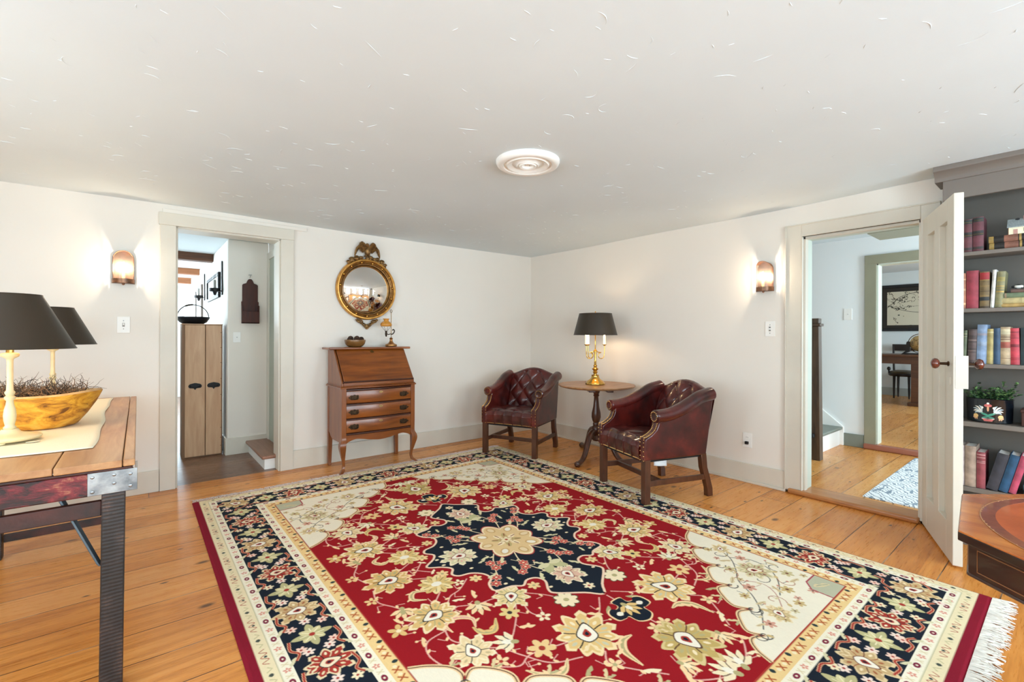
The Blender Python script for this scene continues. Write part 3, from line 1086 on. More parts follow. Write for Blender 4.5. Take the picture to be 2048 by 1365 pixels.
# baseboards
def baseboard(name, boxes, label, mat=None, shoe=True):
    b = MB()
    for (x0, x1, y0, y1, z0, h) in boxes:
        b.box(x0, x1, y0, y1, z0, z0 + h)
    return struct(b.done(name, mat or M_TRIM, smooth=0, bevel=.004), label, 'baseboard')


baseboard('baseboard_left', [(XW, -3.786, -.018, 0, 0, .165), (-2.835, -.0, -.018, 0, 0, .165)], 'bone painted baseboard under the mirror wall')
baseboard('baseboard_right', [(-.018, 0, -3.012, -.018, .02, .135), (-.030, 0, -3.012, -.018, 0, .022)], 'bone painted baseboard with shoe moulding along the stair hall wall')
baseboard('baseboard_back', [(XW, 0, YS, YS + .018, 0, .165)], 'bone painted baseboard of the window wall')
baseboard('baseboard_west', [(XW, XW + .018, YS, 0, 0, .165)], 'bone painted baseboard of the west wall')

# door casings
b = MB()
b.box(-3.784, DL0, -.022, 0, 0, 2.045)
b.box(DL1, -2.834, -.022, 0, 0, 2.045)
b.box(-3.792, -2.832, -.026, 0, 2.045, 2.140)
b.box(DL0 - .0, DL0 + .012, 0, .19, 0, DLH)
b.box(DL1 - .012, DL1, 0, .19, 0, DLH)
b.box(DL0, DL1, 0, .19, DLH - .012, DLH)
b.box(-3.80, -2.82, .185, .2, 0, 2.08) if False else None
struct(b.done('trim_1', M_TRIM, smooth=0, bevel=.003), 'bone painted flat casing round the kitchen passage doorway', 'door casing')
b = MB()
b.box(-.022, 0, DR1, -3.012, .02, 2.045)
b.box(-.022, 0, -3.895, DR0, .02, 2.045)
b.box(-.024, 0, DR0, DR1, DRH, 2.045)
b.box(-.030, 0, -3.015, -3.005, .02, 2.052)
b.box(-.030, 0, -3.895, -3.005, 2.042, 2.052)
b.box(-.028, 0, DR1 - .008, DR1, .02, DRH)
b.box(-.028, 0, DR0, DR1, DRH, DRH + .008)
b.box(0, .05, DR1 - .022, DR1, .03, DRH)
b.box(0, .05, DR0, DR0 + .012, .03, DRH)
b.box(0, .05, DR0, DR1, DRH - .02, DRH)
struct(b.done('trim_2', M_TRIM, smooth=0, bevel=.003), 'bone painted moulded casing round the stair hall doorway', 'door casing')
b = MB()
b.box(.05, .155, DR1 - .014, DR1, .03, DRH)
b.box(.05, .155, DR0, DR0 + .012, .03, DRH)
b.box(.05, .155, DR0, DR1, DRH - .012, DRH)
struct(b.done('trim_3', plain('pale_sage_paint', '#C6CFC4', .45), smooth=0, bevel=.003), 'pale sage jamb lining on the hall side of the doorway', 'door jamb')

M_SILL = wood('worn_threshold_wood', '#9C6034', '#C58A52', 'y', .35, .2, 12, 3)
tag(MB().box(-.045, .16, -3.80, -3.03, 0, .038).done('threshold', M_SILL, bevel=.014, seg=3), 'worn pine threshold board in the stair hall doorway', 'threshold', kind='structure')

# wall sheets above openings already part of the walls; plaster ledge over the kitchen doorway
struct(MB().box(-3.77, -2.72, -.012, 0, 2.14, 2.172).done('trim_4', M_WALL, smooth=0, bevel=.004), 'plaster ledge over the kitchen passage doorway', 'plaster ledge')

# ---------------------------------------------------------------- kitchen passage (left doorway)
KZ = 2.16
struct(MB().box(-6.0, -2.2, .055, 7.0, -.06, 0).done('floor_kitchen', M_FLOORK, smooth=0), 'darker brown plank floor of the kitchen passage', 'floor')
struct(MB().box(-6.0, -2.2, .185, 7.0, KZ, KZ + .05).done('ceiling_kitchen', M_CEIL, smooth=0), 'white plaster ceiling of the kitchen', 'ceiling')
b = MB()
b.box(-3.22, -2.85, .91, 7.0, 0, KZ)
struct(b.done('wall_kitchen', M_WALL, smooth=0, bevel=.012), 'white plaster wall between the kitchen and the passage', 'wall')
b = MB()
b.box(-2.85, -2.7, .185, .91, 0, KZ)
struct(b.done('wall_passage', M_WALL, smooth=0), 'white plaster side wall of the passage', 'wall')
struct(wall_with_holes('wall_kitchen_north', 'x', 6.6, 6.75, -6.0, -3.2, 0, 2.5, [(-5.5, -3.35, .75, 2.05)], M_HALLWALL), 'bright white end wall of the kitchen', 'wall')
struct(wall_with_holes('wall_kitchen_west', 'y', -5.75, -5.6, .185, 6.6, 0, 2.5, [(2.4, 4.8, .7, 2.05)], M_HALLWALL), 'white west wall of the kitchen', 'wall')
baseboard('baseboard_passage', [(-3.228, -2.86, .893, .91, 0, .17), (-3.238, -3.22, .893, 1.35, 0, .17)], 'bone painted baseboard of the passage')
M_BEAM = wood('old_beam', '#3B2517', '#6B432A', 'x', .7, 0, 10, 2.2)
M_BEAM2 = wood('old_beam_lit', '#7A4C2E', '#A86B44', 'x', .7, 0, 10, 2.2)  # lit copy of the beam wood: brighter light is put into its colour
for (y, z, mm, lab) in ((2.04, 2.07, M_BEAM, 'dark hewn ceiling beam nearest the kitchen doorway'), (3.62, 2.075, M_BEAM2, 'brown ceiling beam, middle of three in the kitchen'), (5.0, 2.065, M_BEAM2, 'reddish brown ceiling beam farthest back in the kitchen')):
    o = MB().box(-5.6, -3.215, y, y + .15, z, KZ + .02).done('ceiling_beam', mm, bevel=.008)
    tag(o, lab, 'beam', 'hewn kitchen ceiling beams', 'structure')

# step and door on the passage's right
t = thing('step', 'low step with brown wooden tread and white riser inside the passage', 'step', (-2.94, .5, 0), 0, None, True)
MB().box(-3.035, -2.85, .13, .90, 0, .095).done('riser', M_WHITE, t, smooth=0)
MB().box(-3.062, -2.85, .10, .905, .095, .125).done('tread', wood('step_tread', '#7A5340', '#9C6F58', 'y', .4, .1), t, bevel=.01, seg=3)
t = thing('door_2', 'narrow sage door with bone casing at the side of the passage', 'door', (-2.86, .55, .12), 0, None, True)
t['kind'] = 'structure'
MB().box(-2.872, -2.85, .82, .905, .125, 2.05).box(-2.872, -2.85, .19, .82, 1.98, 2.05).done('casing', M_TRIM, t, smooth=0, bevel=.003)
MB().box(-2.862, -2.85, .19, .82, .125, 1.98).done('panel', plain('grey_sage_door', '#A7AC9C', .5), t, smooth=0)

# pine cupboard with two plank doors
t = thing('pine_cupboard', 'tall narrow pine cupboard with two plank doors beside the passage wall', 'cupboard', (-3.415, 1.1, 0), 0, None, True)
M_PINE = wood('pale_pine', '#B98F6B', '#D0AA86', 'z', .6, .05, 11, 2.4, '#9C7452')
M_PINED = plain('dark_pine_edge', '#7B5A3E', .6)
b = MB()
b.box(-3.585, -3.253, 1.0, 1.22, .0, 1.30)
b.done('carcass', M_PINED, t, smooth=0, bevel=.003)
for x0, x1 in ((-3.562, -3.400), (-3.394, -3.262)):
    d = MB().box(x0, x1, .985, 1.0, .012, 1.296).done('door', M_PINE, t, smooth=0, bevel=.004)
    c = (x0 + x1) / 2
    zc = .70
    p = MB()
    p.prism([(c + dx, zc + dz) for dx, dz in curve2([(-.055, 0), (-.045, .018), (-.02, .026), (0, .030), (.02, .026), (.045, .018), (.055, 0), (.045, -.018), (.012, -.022), (0, -.038), (-.012, -.022), (-.045, -.018), (-.055, 0)], 3)[:-1]], 0, .004, Matrix(((1, 0, 0, 0), (0, 0, -1, .985), (0, 1, 0, 0), (0, 0, 0, 1))))
    p.tube(curve3([(c - .038, .982, zc + .004), (c - .030, .966, zc - .008), (c, .962, zc - .014), (c + .030, .966, zc - .008), (c + .038, .982, zc + .004)], 4), .0045, 6)
    p.done('pull', M_IRON, d)
b = MB()
for z in (.09, .17, .27, .44, .60, .76, .92, 1.07, 1.22):
    MB().box(-3.272, -3.2615, .983, .990, z, z + .006).done('dovetail_mark', M_PINED, t, smooth=0)
MB().box(-3.590, -3.250, .99, 1.225, 1.30, 1.308).done('top', M_PINE, t, smooth=0)

# shallow iron pan with a bail handle on the cupboard
t = thing('hanging_pan', 'shallow black iron pan with bail handle on top of pine cupboard', 'pan', (-3.488, 1.115, 1.308), 0)
b = MB()
b.lathe([(0, 0), (.085, 0), (.115, .018), (.138, .055), (.142, .070), (.136, .070), (.130, .055), (.108, .022), (.08, .008), (0, .008)], 32)
b.done('bowl', plain('pan_iron', '#15171D', .38, .5), t)
P = [(.130 * math.cos(a), 0.02 * math.sin(a), .068 + .125 * math.sin(a)) for a in [PI * k / 18 for k in range(19)]]
MB().tube(P, .0048, 6).done('bail', M_IRON, t)
MB().tube(P[9:13], .009, 8).done('grip', plain('grip_wood', '#3A2A20', .6), t)

# white cupboard beyond
t = thing('white_cupboard', 'white painted cupboard with black hinges behind the pine cupboard', 'cupboard', (-3.9, 1.6, 0), 0, None, True)
MB().box(-4.3, -3.62, 1.35, 1.95, 0, 1.32).done('carcass', M_WHITE, t, smooth=0, bevel=.004)
d = MB().box(-4.25, -3.66, 1.335, 1.35, .06, 1.28).done('door', M_WHITE, t, smooth=0, bevel=.003)
for z in (.22, 1.14):
    MB().box(-3.668, -3.652, 1.328, 1.335, z, z + .07).done('hinge', M_BLACK, d, smooth=0)

# wooden candle box on a nail, switch plate
t = thing('candle_box', 'dark reddish wooden candle box hanging on the passage wall', 'candle box', (-3.025, .905, 1.32), 0, None, True)
M_MAHOG = wood('dark_mahogany', '#2A0F07', '#4C1E0E', 'z', .6, 0, 10, 3)
MY = Matrix(((1, 0, 0, 0), (0, 0, -1, .908), (0, 1, 0, 0), (0, 0, 0, 1)))     # xy outline -> xz plane facing the room
pr = [(-.075, 0), (-.078, .22), (-.070, .225), (-.070, .39), (-.062, .40), (-.035, .41), (-.022, .44), (-.012, .452), (0, .455)]
pr = pr + [(-x, z) for x, z in pr[-2::-1]]
MB().prism([(-3.025 + x, 1.318 + z) for x, z in pr], 0, .014, MY).done('backboard', M_MAHOG, t, smooth=0, bevel=.002)
b = MB()
b.box(-3.103, -2.947, .85, .894, 1.318, 1.328)
b.box(-3.103, -3.095, .852, .896, 1.318, 1.50)
b.box(-2.955, -2.947, .852, .896, 1.318, 1.50)
b.box(-3.103, -2.947, .850, .858, 1.318, 1.44)
b.done('tray', M_MAHOG, t, smooth=0, bevel=.002)
tag(MB().tube([(-3.025, .91, 1.79), (-3.025, .885, 1.792), (-3.025, .882, 1.812)], .003, 6).tube([(-3.04, .893, 1.812), (-3.010, .893, 1.815)], .003, 6).done('hook', M_STEEL), 'small steel hook above the candle box', 'hook')


def switch_plate(name, c, u, nrm, label, cat='light switch', kind='toggle', sw=.074, sh=.120):
    """u: wall direction seen left to right, nrm: out of the wall"""
    t = thing(name, label, cat, c, 0)
    U, Nn = Vector(u), Vector(nrm)
    Mx = Matrix(((U.x, Nn.x, 0, 0), (U.y, Nn.y, 0, 0), (0, 0, 1, 0), (0, 0, 0, 1)))
    MB().box(-sw / 2, sw / 2, .0005, .0065, -sh / 2, sh / 2, Mx).done('plate', M_PLASTIC, t, smooth=0, bevel=.0022)
    if kind == 'toggle':
        MB().box(-.007, .007, .006, .0078, -.014, .014, Mx).done('slot', plain('switch_slot', '#8E8C86', .5), t, smooth=0)
        MB().box(-.0042, .0042, .006, .016, -.002, .011, Mx).done('toggle', M_PLASTIC, t, smooth=0, bevel=.001)
        for z in (.030, -.030):
            MB().ball((0, .0065, z), .0035, 8, 4, (1, .3, 1), Mx).done('screw', M_STEEL, t)
    elif kind == 'dimmer':
        MB().box(-.012, .012, .006, .0085, -.010, .010, Mx).done('button', M_PLASTIC, t, smooth=0, bevel=.001)
        MB().ball((0, .0085, 0), .004, 8, 4, (1, .3, 1), Mx).done('indicator', M_STEEL, t)
    elif kind == 'double':
        for z in (.012, -.012):
            MB().box(-.006, .006, .006, .012, z - .005, z + .005, Mx).done('toggle', plain('switch_grey', '#77756F', .5), t, smooth=0, bevel=.001)
        for z in (.032, -.034):
            MB().ball((0, .0065, z), .0035, 8, 4, (1, .3, 1), Mx).done('screw', M_STEEL, t)
    elif kind == 'outlet':
        for z in (.022, -.022):
            MB().prism([(.016 * math.cos(a), z + .014 * math.sin(a)) for a in [2 * PI * k / 16 for k in range(16)]], 0, .0018, Mx @ Matrix(((1, 0, 0, 0), (0, 0, 1, .0065), (0, 1, 0, 0), (0, 0, 0, 1)))).done('receptacle', M_PLASTIC, t, smooth=0)
        b = MB()
        for dx in (-.006, .006):
            b.box(dx - .001, dx + .001, .008, .0086, .020, .029, Mx)
        b.done('slot', M_BLACK, t, smooth=0)
    return t


switch_plate('switch_plate', (-3.997, 0, 1.271), (1, 0, 0), (0, -1, 0), 'white toggle switch plate under the sconce beside the kitchen passage')
switch_plate('switch_plate', (0, -2.889, 1.261), (0, -1, 0), (-1, 0, 0), 'white switch plate under the sconce beside the stair hall doorway', kind='double')
switch_plate('switch_plate', (-3.140, .91, 1.177), (1, 0, 0), (0, -1, 0), 'white switch plate on passage wall below the candle box', kind='dimmer', sw=.066, sh=.105)
t = switch_plate('wall_outlet', (0, -2.715, .345), (0, -1, 0), (-1, 0, 0), 'white wall outlet with small black plug low on the right wall', 'outlet', 'outlet')
tag(MB().box(-.030, -.0088, -2.731, -2.703, .312, .337).done('plug_adapter', M_BLACK, smooth=0, bevel=.005), 'small black plug in the lower socket of the wall outlet', 'plug')


# candle sconces with chimneys, framed sampler and a far frame on the kitchen wall
def kitchen_sconce(y, z, label):
    t = thing('candle_sconce', label, 'sconce', (-3.22, y, z), 0, 'iron candle sconces in the kitchen')
    b = MB()
    b.box(-.012, -.001, -.028, .028, -.03, .30)
    b.prism([(.028 * math.cos(a), .30 + .028 * math.sin(a)) for a in [PI * k / 12 for k in range(13)]], .001, .012, Matrix(((0, 0, -1, 0), (1, 0, 0, 0), (0, 1, 0, 0), (0, 0, 0, 1))))
    b.done('backplate', M_IRON, t)
    MB().lathe([(0, 0), (.045, 0), (.050, .006), (.050, .035), (.044, .035), (.044, .008), (0, .008)], 20, T(-.07, 0, 0)).box(-.07, -.01, -.008, .008, .004, .012).lathe([(0, -.04), (.012, -.035), (.022, 0), (0, 0)], 12, T(-.07, 0, 0)).done('pan', M_IRON, t)
    MB().lathe([(0, .01), (.012, .01), (.012, .12), (.003, .125), (0, .13)], 12, T(-.07, 0, 0)).done('candle', plain('grey_candle', '#8E8B83', .6), t)
    MB().lathe([(.020, .03), (.026, .09), (.020, .15), (.016, .21)], 16, T(-.07, 0, 0)).done('chimney', M_GLASS, t)


N = Nodes('clear_glass')
tr = N.n('BsdfTransparent')
gl = N.n('BsdfGlossy', Roughness=.05)
mx = N.n('MixShader')
lw = N.n('LayerWeight', Blend=.25)
N.l(lw.outputs['Facing'], mx.inputs[0])
N.l(tr.outputs[0], mx.inputs[1])
N.l(gl.outputs[0], mx.inputs[2])
N.l(mx.outputs[0], N.out.inputs[0])
M_GLASS = N.m
kitchen_sconce(1.27, 1.655, 'black iron candle sconce nearest the corner on the kitchen wall')
kitchen_sconce(2.92, 1.69, 'black iron candle sconce beyond the framed print on kitchen wall')


def frame_on_x(name, x, y0, y1, z0, z1, fw, label, fm, pm, parts=('frame', 'print'), depth=.025):
    t = thing(name, label, 'picture', (x, (y0 + y1) / 2, z0), 0, None, True)
    b = MB()
    b.box(x - depth, x, y0, y1, z0, z0 + fw).box(x - depth, x, y0, y1, z1 - fw, z1).box(x - depth, x, y0, y0 + fw, z0 + fw, z1 - fw).box(x - depth, x, y1 - fw, y1, z0 + fw, z1 - fw)
    b.done(parts[0], fm, t, smooth=0, bevel=.004)
    MB().box(x - depth * .4, x - .001, y0 + fw, y1 - fw, z0 + fw, z1 - fw).done(parts[1], pm, t, smooth=0)
    return t


frame_on_x('framed_sampler', -3.22, 1.42, 2.50, 1.61, 1.885, .035, 'thin black framed pale print between the kitchen sconces', M_IRON, plain('pale_print', '#D9D8D2', .6, second='#9A9890', vscale=60))
frame_on_x('dark_frame', -3.22, 3.15, 4.0, 1.35, 1.90, .05, 'grey brown frame farthest along the kitchen wall', plain('grey_brown_frame', '#6A5F57', .6), plain('white_print', '#ECECEA', .6))

# ---------------------------------------------------------------- stair hall and study (right doorway)
HZ = .03
struct(MB().box(.0, 2.05, -6.0, 1.5, -.06, HZ).done('floor_hall', M_FLOORHALL, smooth=0), 'wide pine plank floor of the stair hall', 'floor')
struct(MB().box(.15, 2.05, -6.0, 1.5, 2.25, 2.30).done('ceiling_hall', M_CEIL, smooth=0), 'white ceiling of the stair hall', 'ceiling')
struct(wall_with_holes('wall_hall', 'y', 2.03, 2.16, -6.0, 1.5, -.05, 2.3, [(-3.93, -3.114, -.05, 1.958)], M_HALLWALL), 'pale wall between the stair hall and the study', 'wall')
struct(wall_with_holes('wall_hall_south', 'x', -5.75, -5.6, .15, 2.05, -.05, 2.3, [(.65, 1.55, .6, 2.1)], M_HALLWALL), 'pale end wall of the stair hall', 'wall')
struct(MB().box(.15, 2.05, 1.4, 1.5, -.05, 2.3).done('wall_hall_north', M_HALLWALL, smooth=0), 'pale wall at the head of the stair hall', 'wall')
b = MB()
b.box(2.008, 2.03, -3.114, -3.015, HZ, 1.96).box(2.008, 2.03, -4.03, -3.93, HZ, 1.96).box(2.006, 2.03, -4.03, -3.015, 1.958, 2.052)
struct(b.done('trim_5', M_SAGE, smooth=0, bevel=.003), 'sage green casing round the study doorway', 'door casing')
b = MB()
b.box(2.03, 2.17, -3.126, -3.114, .09, 1.958).box(2.03, 2.17, -3.93, -3.918, .09, 1.958).box(2.03, 2.17, -3.93, -3.114, 1.946, 1.958)
struct(b.done('trim_6', plain('pale_sage_jamb', '#CDD3C6', .45), smooth=0), 'pale sage jamb of the study doorway', 'door jamb')
tag(MB().box(1.985, 2.18, -3.94, -3.012, HZ, .088).done('threshold', wood('red_threshold_wood', '#8A5140', '#A86B55', 'y', .4, .1), bevel=.012, seg=3), 'reddish wooden threshold in the study doorway', 'threshold', kind='structure')
baseboard('baseboard_hall', [(2.012, 2.03, -3.015, -2.83, HZ, .135)], 'grey green baseboard in the stair hall', M_SAGEB)
switch_plate('switch_plate', (2.03, -2.865, 1.445), (0, -1, 0), (-1, 0, 0), 'white switch plate on the hall wall beside sage casing', kind='dimmer', sw=.075, sh=.125)

# stairs climbing to the left along the hall wall
t = thing('staircase', 'white stairs with grey green treads climbing left behind the newel post', 'staircase', (1.6, -2.6, HZ), 0, None, True)
for k in range(5):
    y = -2.80 + .25 * k
    z = HZ + .20 * (k + 1)
    MB().box(1.165, 2.0, y, y + .24 if k < 4 else .9, z - .20, z - .03).done('riser', M_WHITE, t, smooth=0)
    MB().box(1.165, 2.0, y - .028, y + .25, z - .03, z).done('tread', M_SAGEB, t, smooth=0, bevel=.008)
b = MB()
b.prism([(-2.835, HZ), (-2.835, .225), (-2.81, .25), (-1.4, 1.43), (-1.0, 1.43), (-1.0, HZ)], 2.003, 2.0295, Matrix(((0, 0, 1, 0), (1, 0, 0, 0), (0, 1, 0, 0), (0, 0, 0, 1))))
b.done('skirt', M_WHITE, t, smooth=0, bevel=.004)
t = thing('newel_post', 'tapering dark oak newel post at the foot of the stairs', 'newel post', (1.115, -2.86, HZ), 0, None, True)
M_OAK = wood('fumed_oak', '#2E231A', '#5A4836', 'z', .5, .1, 9, 4)
MB().loft([[(1.07, -2.905, HZ), (1.155, -2.905, HZ), (1.155, -2.80, HZ), (1.07, -2.80, HZ)], [(1.07, -2.89, 1.30), (1.15, -2.89, 1.30), (1.15, -2.78, 1.30), (1.07, -2.78, 1.30)]]).done('post', M_OAK, t, smooth=0, bevel=.004)
MB().box(1.055, 1.162, -2.905, -2.765, 1.30, 1.325).done('collar', M_OAK, t, smooth=0, bevel=.004)
MB().box(1.07, 1.15, -2.89, -2.78, 1.325, 1.375).done('cap', M_OAK, t, smooth=0, bevel=.006)
tag(MB().box(1.025, 1.068, -2.865, -2.775, .245, .285).done('stair_bracket', M_BLACK, smooth=0, bevel=.008), 'small black bracket low on the newel post', 'bracket')

b = MB()
b.box(.48, .86, -4.6, -3.39, 2.012, 2.26)
struct(b.done('ceiling_beam_hall', plain('dark_sage_paint', '#5F625A', .5), smooth=0, bevel=.003), 'boxed grey green beam under the hall ceiling', 'beam')
struct(MB().box(.49, .85, -4.59, -3.40, 2.000, 2.012).done('trim_7', plain('sage_soffit', '#9AA192', .5), smooth=0), 'pale sage soffit board under the boxed hall beam', 'soffit')

# hall rug with blue grey leaf pattern
N = Nodes('leaf_print_weave')
w1 = N.n('TexWave', wave_type='BANDS')
w1.inputs['Scale'].default_value = 7
w1.inputs['Distortion'].default_value = 9
w1.inputs['Detail'].default_value = 3
w1.inputs['Detail Scale'].default_value = 1.6
N.l(N.coord((1, 2.2, 1), rot=(0, 0, .5)), w1.inputs['Vector'])
nn = N.noise(N.coord((4, 14, 1), rot=(0, 0, .7)), 1.6, 1)
c1 = N.ramp(w1.outputs['Fac'], ((.13, '#7F8C99'), (.22, '#EDEFEF')))
c2 = N.mix(N.ramp(nn, ((.60, 0.), (.64, 1.))), c1, '#8694A1')
N.l(c2, N.b.inputs['Base Color'])
N.b.inputs['Roughness'].default_value = .9
tag(MB().box(.205, 1.90, -4.25, -3.445, HZ, HZ + .007).done('hall_rug', N.m, smooth=0), 'white hall rug with blue grey leaf pattern', 'rug')

# study
SZ = .09
struct(MB().box(2.05, 7.5, -6.0, 0.5, -.06, SZ).done('floor_study', M_FLOORHALL, smooth=0), 'wide pine plank floor of the study', 'floor')
struct(MB().box(2.16, 7.5, -6.0, .5, 2.44, 2.5).done('ceiling_study', M_CEIL, smooth=0), 'white ceiling of the study', 'ceiling')
struct(MB().box(7.30, 7.45, -6.0, .5, -.05, 2.5).done('wall_study', M_STUDYWALL, smooth=0), 'pale blue grey end wall of the study', 'wall')
struct(MB().box(2.16, 7.3, .4, .5, -.05, 2.5).done('wall_study_north', M_STUDYWALL, smooth=0), 'pale side wall of the study', 'wall')
struct(wall_with_holes('wall_study_south', 'x', -6.0, -5.9, 2.16, 7.3, -.05, 2.5, [(4.0, 6.0, .7, 2.1)], M_STUDYWALL), 'pale window wall of the study', 'wall')
baseboard('baseboard_study', [(7.28, 7.30, -6.0, .4, SZ, .15)], 'grey green baseboard of the study', plain('study_baseboard', '#A9B0AB', .5))

N = Nodes('old_map_paper')
v = N.coord((1, 1, 1))
n1 = N.noise(v, 3.0, 6, .6)
coast = N.math('LESS_THAN', N.math('ABSOLUTE', N.math('SUBTRACT', n1, .52)), .010)
n2 = N.noise(N.coord((1, 1, 1), rot=(.3, .4, 1)), 7, 3)
road = N.math('MULTIPLY', N.math('LESS_THAN', N.math('ABSOLUTE', N.math('SUBTRACT', n2, .5)), .012), N.math('GREATER_THAN', n1, .52))
col = N.mix(N.math('MAXIMUM', coast, road), '#CFC6AE', '#4E483C')
N.l(col, N.b.inputs['Base Color'])
N.b.inputs['Roughness'].default_value = .8
t = thing('framed_map', 'old island map in a wide black frame on the study wall', 'picture', (7.3, -2.6, 1.3), 0, None, True)
y1, y0 = -1.95, -3.25
b = MB()
b.box(7.265, 7.3, y0, y1, 1.317, 1.37).box(7.265, 7.3, y0, y1, 2.14, 2.195).box(7.265, 7.3, y0, y0 + .05, 1.37, 2.14).box(7.265, 7.3, y1 - .05, y1, 1.37, 2.14)
b.done('frame', plain('black_frame', '#101114', .35), t, smooth=0, bevel=.006)
MB().box(7.282, 7.295, y0 + .05, y1 - .05, 1.37, 2.14).done('mat', plain('dark_brown_mat', '#2A241D', .8), t, smooth=0)
MB().box(7.278, 7.282, y0 + .14, y1 - .145, 1.43, 2.065).done('map', N.m, t, smooth=0)
b = MB()
X_ = 7.2775
out = curve2([(-2.12, 1.80), (-2.20, 1.86), (-2.26, 1.94), (-2.40, 2.01), (-2.60, 2.04), (-2.85, 2.03)], 6) 
lo = curve2([(-2.12, 1.80), (-2.18, 1.77), (-2.25, 1.75), (-2.30, 1.72), (-2.45, 1.68), (-2.62, 1.66), (-2.9, 1.62)], 6)
for L in (out, lo):
    b.tube([(X_, y, z) for y, z in L], .004, 5)
for y, z, r in ((-2.27, 1.62, .012), (-2.34, 1.60, .006), (-2.60, 1.63, .008)):
    b.ball((X_, y, z), r, 8, 4, (.2, 1.4, 1))
b.done('coastline', plain('map_ink', '#3B372E', .8), t)

# study desk, chair, globe
M_STUDYW = wood('study_walnut', '#3A2114', '#5E3A22', 'y', .35, .2, 9, 2.5)
t = thing('study_desk', 'dark wooden kneehole desk below the framed map', 'desk', (6.1, -2.6, SZ), 0, None, True)
MB().box(5.72, 6.45, -3.75, -1.72, .885, .920).done('top', M_STUDYW, t, smooth=0, bevel=.006)
MB().box(5.76, 6.42, -2.72, -1.76, .765, .885).done('apron', M_STUDYW, t, smooth=0)
MB().box(5.76, 6.42, -3.70, -2.72, SZ + .05, .885).done('pedestal', M_STUDYW, t, smooth=0, bevel=.004)
MB().box(5.73, 6.44, -3.72, -2.68, SZ, SZ + .055).done('plinth', M_STUDYW, t, smooth=0, bevel=.008)
MB().box(5.76, 6.42, -1.86, -1.76, SZ, .765).done('leg', M_STUDYW, t, smooth=0)
t = thing('study_chair', 'dark wooden chair with round olive seat behind the study desk', 'chair', (6.98, -2.40, SZ), 0)
M_EBONY = plain('dark_chair_wood', '#1E1512', .4)
MB().lathe([(0, .40), (.20, .40), (.22, .42), (.22, .455), (0, .455)], 28).done('seat_frame', M_EBONY, t)
MB().lathe([(0, .455), (.215, .455), (.205, .485), (.12, .505), (0, .51)], 28).done('seat', plain('olive_leather', '#5C4A26', .45, second='#3E3018'), t)
for a in (.6, PI - .6, PI + .6, -.6):
    MB().tube([(.19 * math.cos(a), .19 * math.sin(a), 0), (.19 * math.cos(a), .19 * math.sin(a), .12), (.185 * math.cos(a), .185 * math.sin(a), .40)], (.011, .016, .022), 10).done('leg', M_EBONY, t)
for s in (1, -1):
    MB().tube([(.17, .17 * s, .45), (.19, .18 * s, .58), (.21, .19 * s, .98)], .017, 8).done('back_post', M_EBONY, t)
    MB().tube([(-.12, .19 * s, .455), (-.12, .19 * s, .50), (-.12, .19 * s, .52), (-.12, .19 * s, .555), (-.12, .19 * s, .57)], (.012, .012, .030, .026, .006), 10).done('arm_knob', M_EBONY, t)
MB().box(.195, .22, -.19, .19, .86, .98).done('crest_rail', M_EBONY, t, bevel=.01)
t = thing('globe', 'antique tan globe on a dark stand on the study desk', 'globe', (5.98, -2.80, .92), 0)
N = Nodes('globe_map')
g = N.noise(N.coord(), 9, 4)
N.l(N.ramp(g, ((.46, '#B79A62'), (.5, '#5A4526'), (.54, '#CBB27A'))), N.b.inputs['Base Color'])
N.b.inputs['Roughness'].default_value = .35
MB().ball((0, 0, .18), .135, 28, 18).done('sphere', N.m, t)
MB().tube([(0, .155 * math.cos(a), .18 + .155 * math.sin(a)) for a in [2 * PI * k / 32 for k in range(32)]], .006, 6, closed=True).done('meridian', M_ABRASS, t)
b = MB()
b.prism(curve2([(.21, 0), (.19, .02), (.135, .05), (.125, .11), (.13, .20), (.165, .205), (.175, .12), (.18, .06), (.24, .0)], 3), -.05, .05, Matrix(((0, 0, 1, 0), (1, 0, 0, 0), (0, 1, 0, 0), (0, 0, 0, 1))))
b.prism([(-x, y) for x, y in curve2([(.21, 0), (.19, .02), (.135, .05), (.125, .11), (.13, .20), (.165, .205), (.175, .12), (.18, .06), (.24, .0)], 3)], -.05, .05, Matrix(((0, 0, 1, 0), (1, 0, 0, 0), (0, 1, 0, 0), (0, 0, 0, 1))))
b.box(-.05, .05, -.2, .2, 0, .02)
b.done('stand', M_EBONY, t)
t = thing('ceiling_lamp', 'small pale flush lamp on the study ceiling', 'ceiling lamp', (5.6, -2.05, 2.44), 0)
MB().lathe([(0, -.03), (.10, -.028), (.13, -.012), (.13, 0), (0, 0)], 24).done('shade', M_WHITE, t)
MB().lathe([(.13, -.012), (.15, -.006), (.15, 0), (.13, 0)], 24).done('rim', M_STEEL, t)

# ---------------------------------------------------------------- oriental rug
RUG_X, RUG_Y, RUG_W, RUG_L = -3.615, -.485, 2.745, 3.712
PXM = .0028
A = paint_rug(RUG_W, RUG_L, PXM / 2)
hh, ww = A.shape[0] // 2 * 2, A.shape[1] // 2 * 2
A = A[:hh, :ww].reshape(hh // 2, 2, ww // 2, 2, 3).mean((1, 3))
nv, nu = A.shape[:2]
rug = thing('oriental_rug', 'large red oriental rug with navy medallion and ivory corners on plank floor', 'rug', (RUG_X, RUG_Y, 0))
gx = (np.arange(nu) + .5) / nu * RUG_W
gy = -(np.arange(nv) + .5) / nv * RUG_L
XX, YY = np.meshgrid(gx, gy)
ZZ = np.full_like(XX, .010)
e = np.minimum(np.minimum(XX, RUG_W - XX), np.minimum(-YY, RUG_L + YY))
ZZ -= .008 * np.clip(1 - e / .012, 0, 1)
co = np.stack([XX, YY, ZZ], 2).reshape(-1, 3).astype(np.float32)
idx = np.arange(nv * nu).reshape(nv, nu)
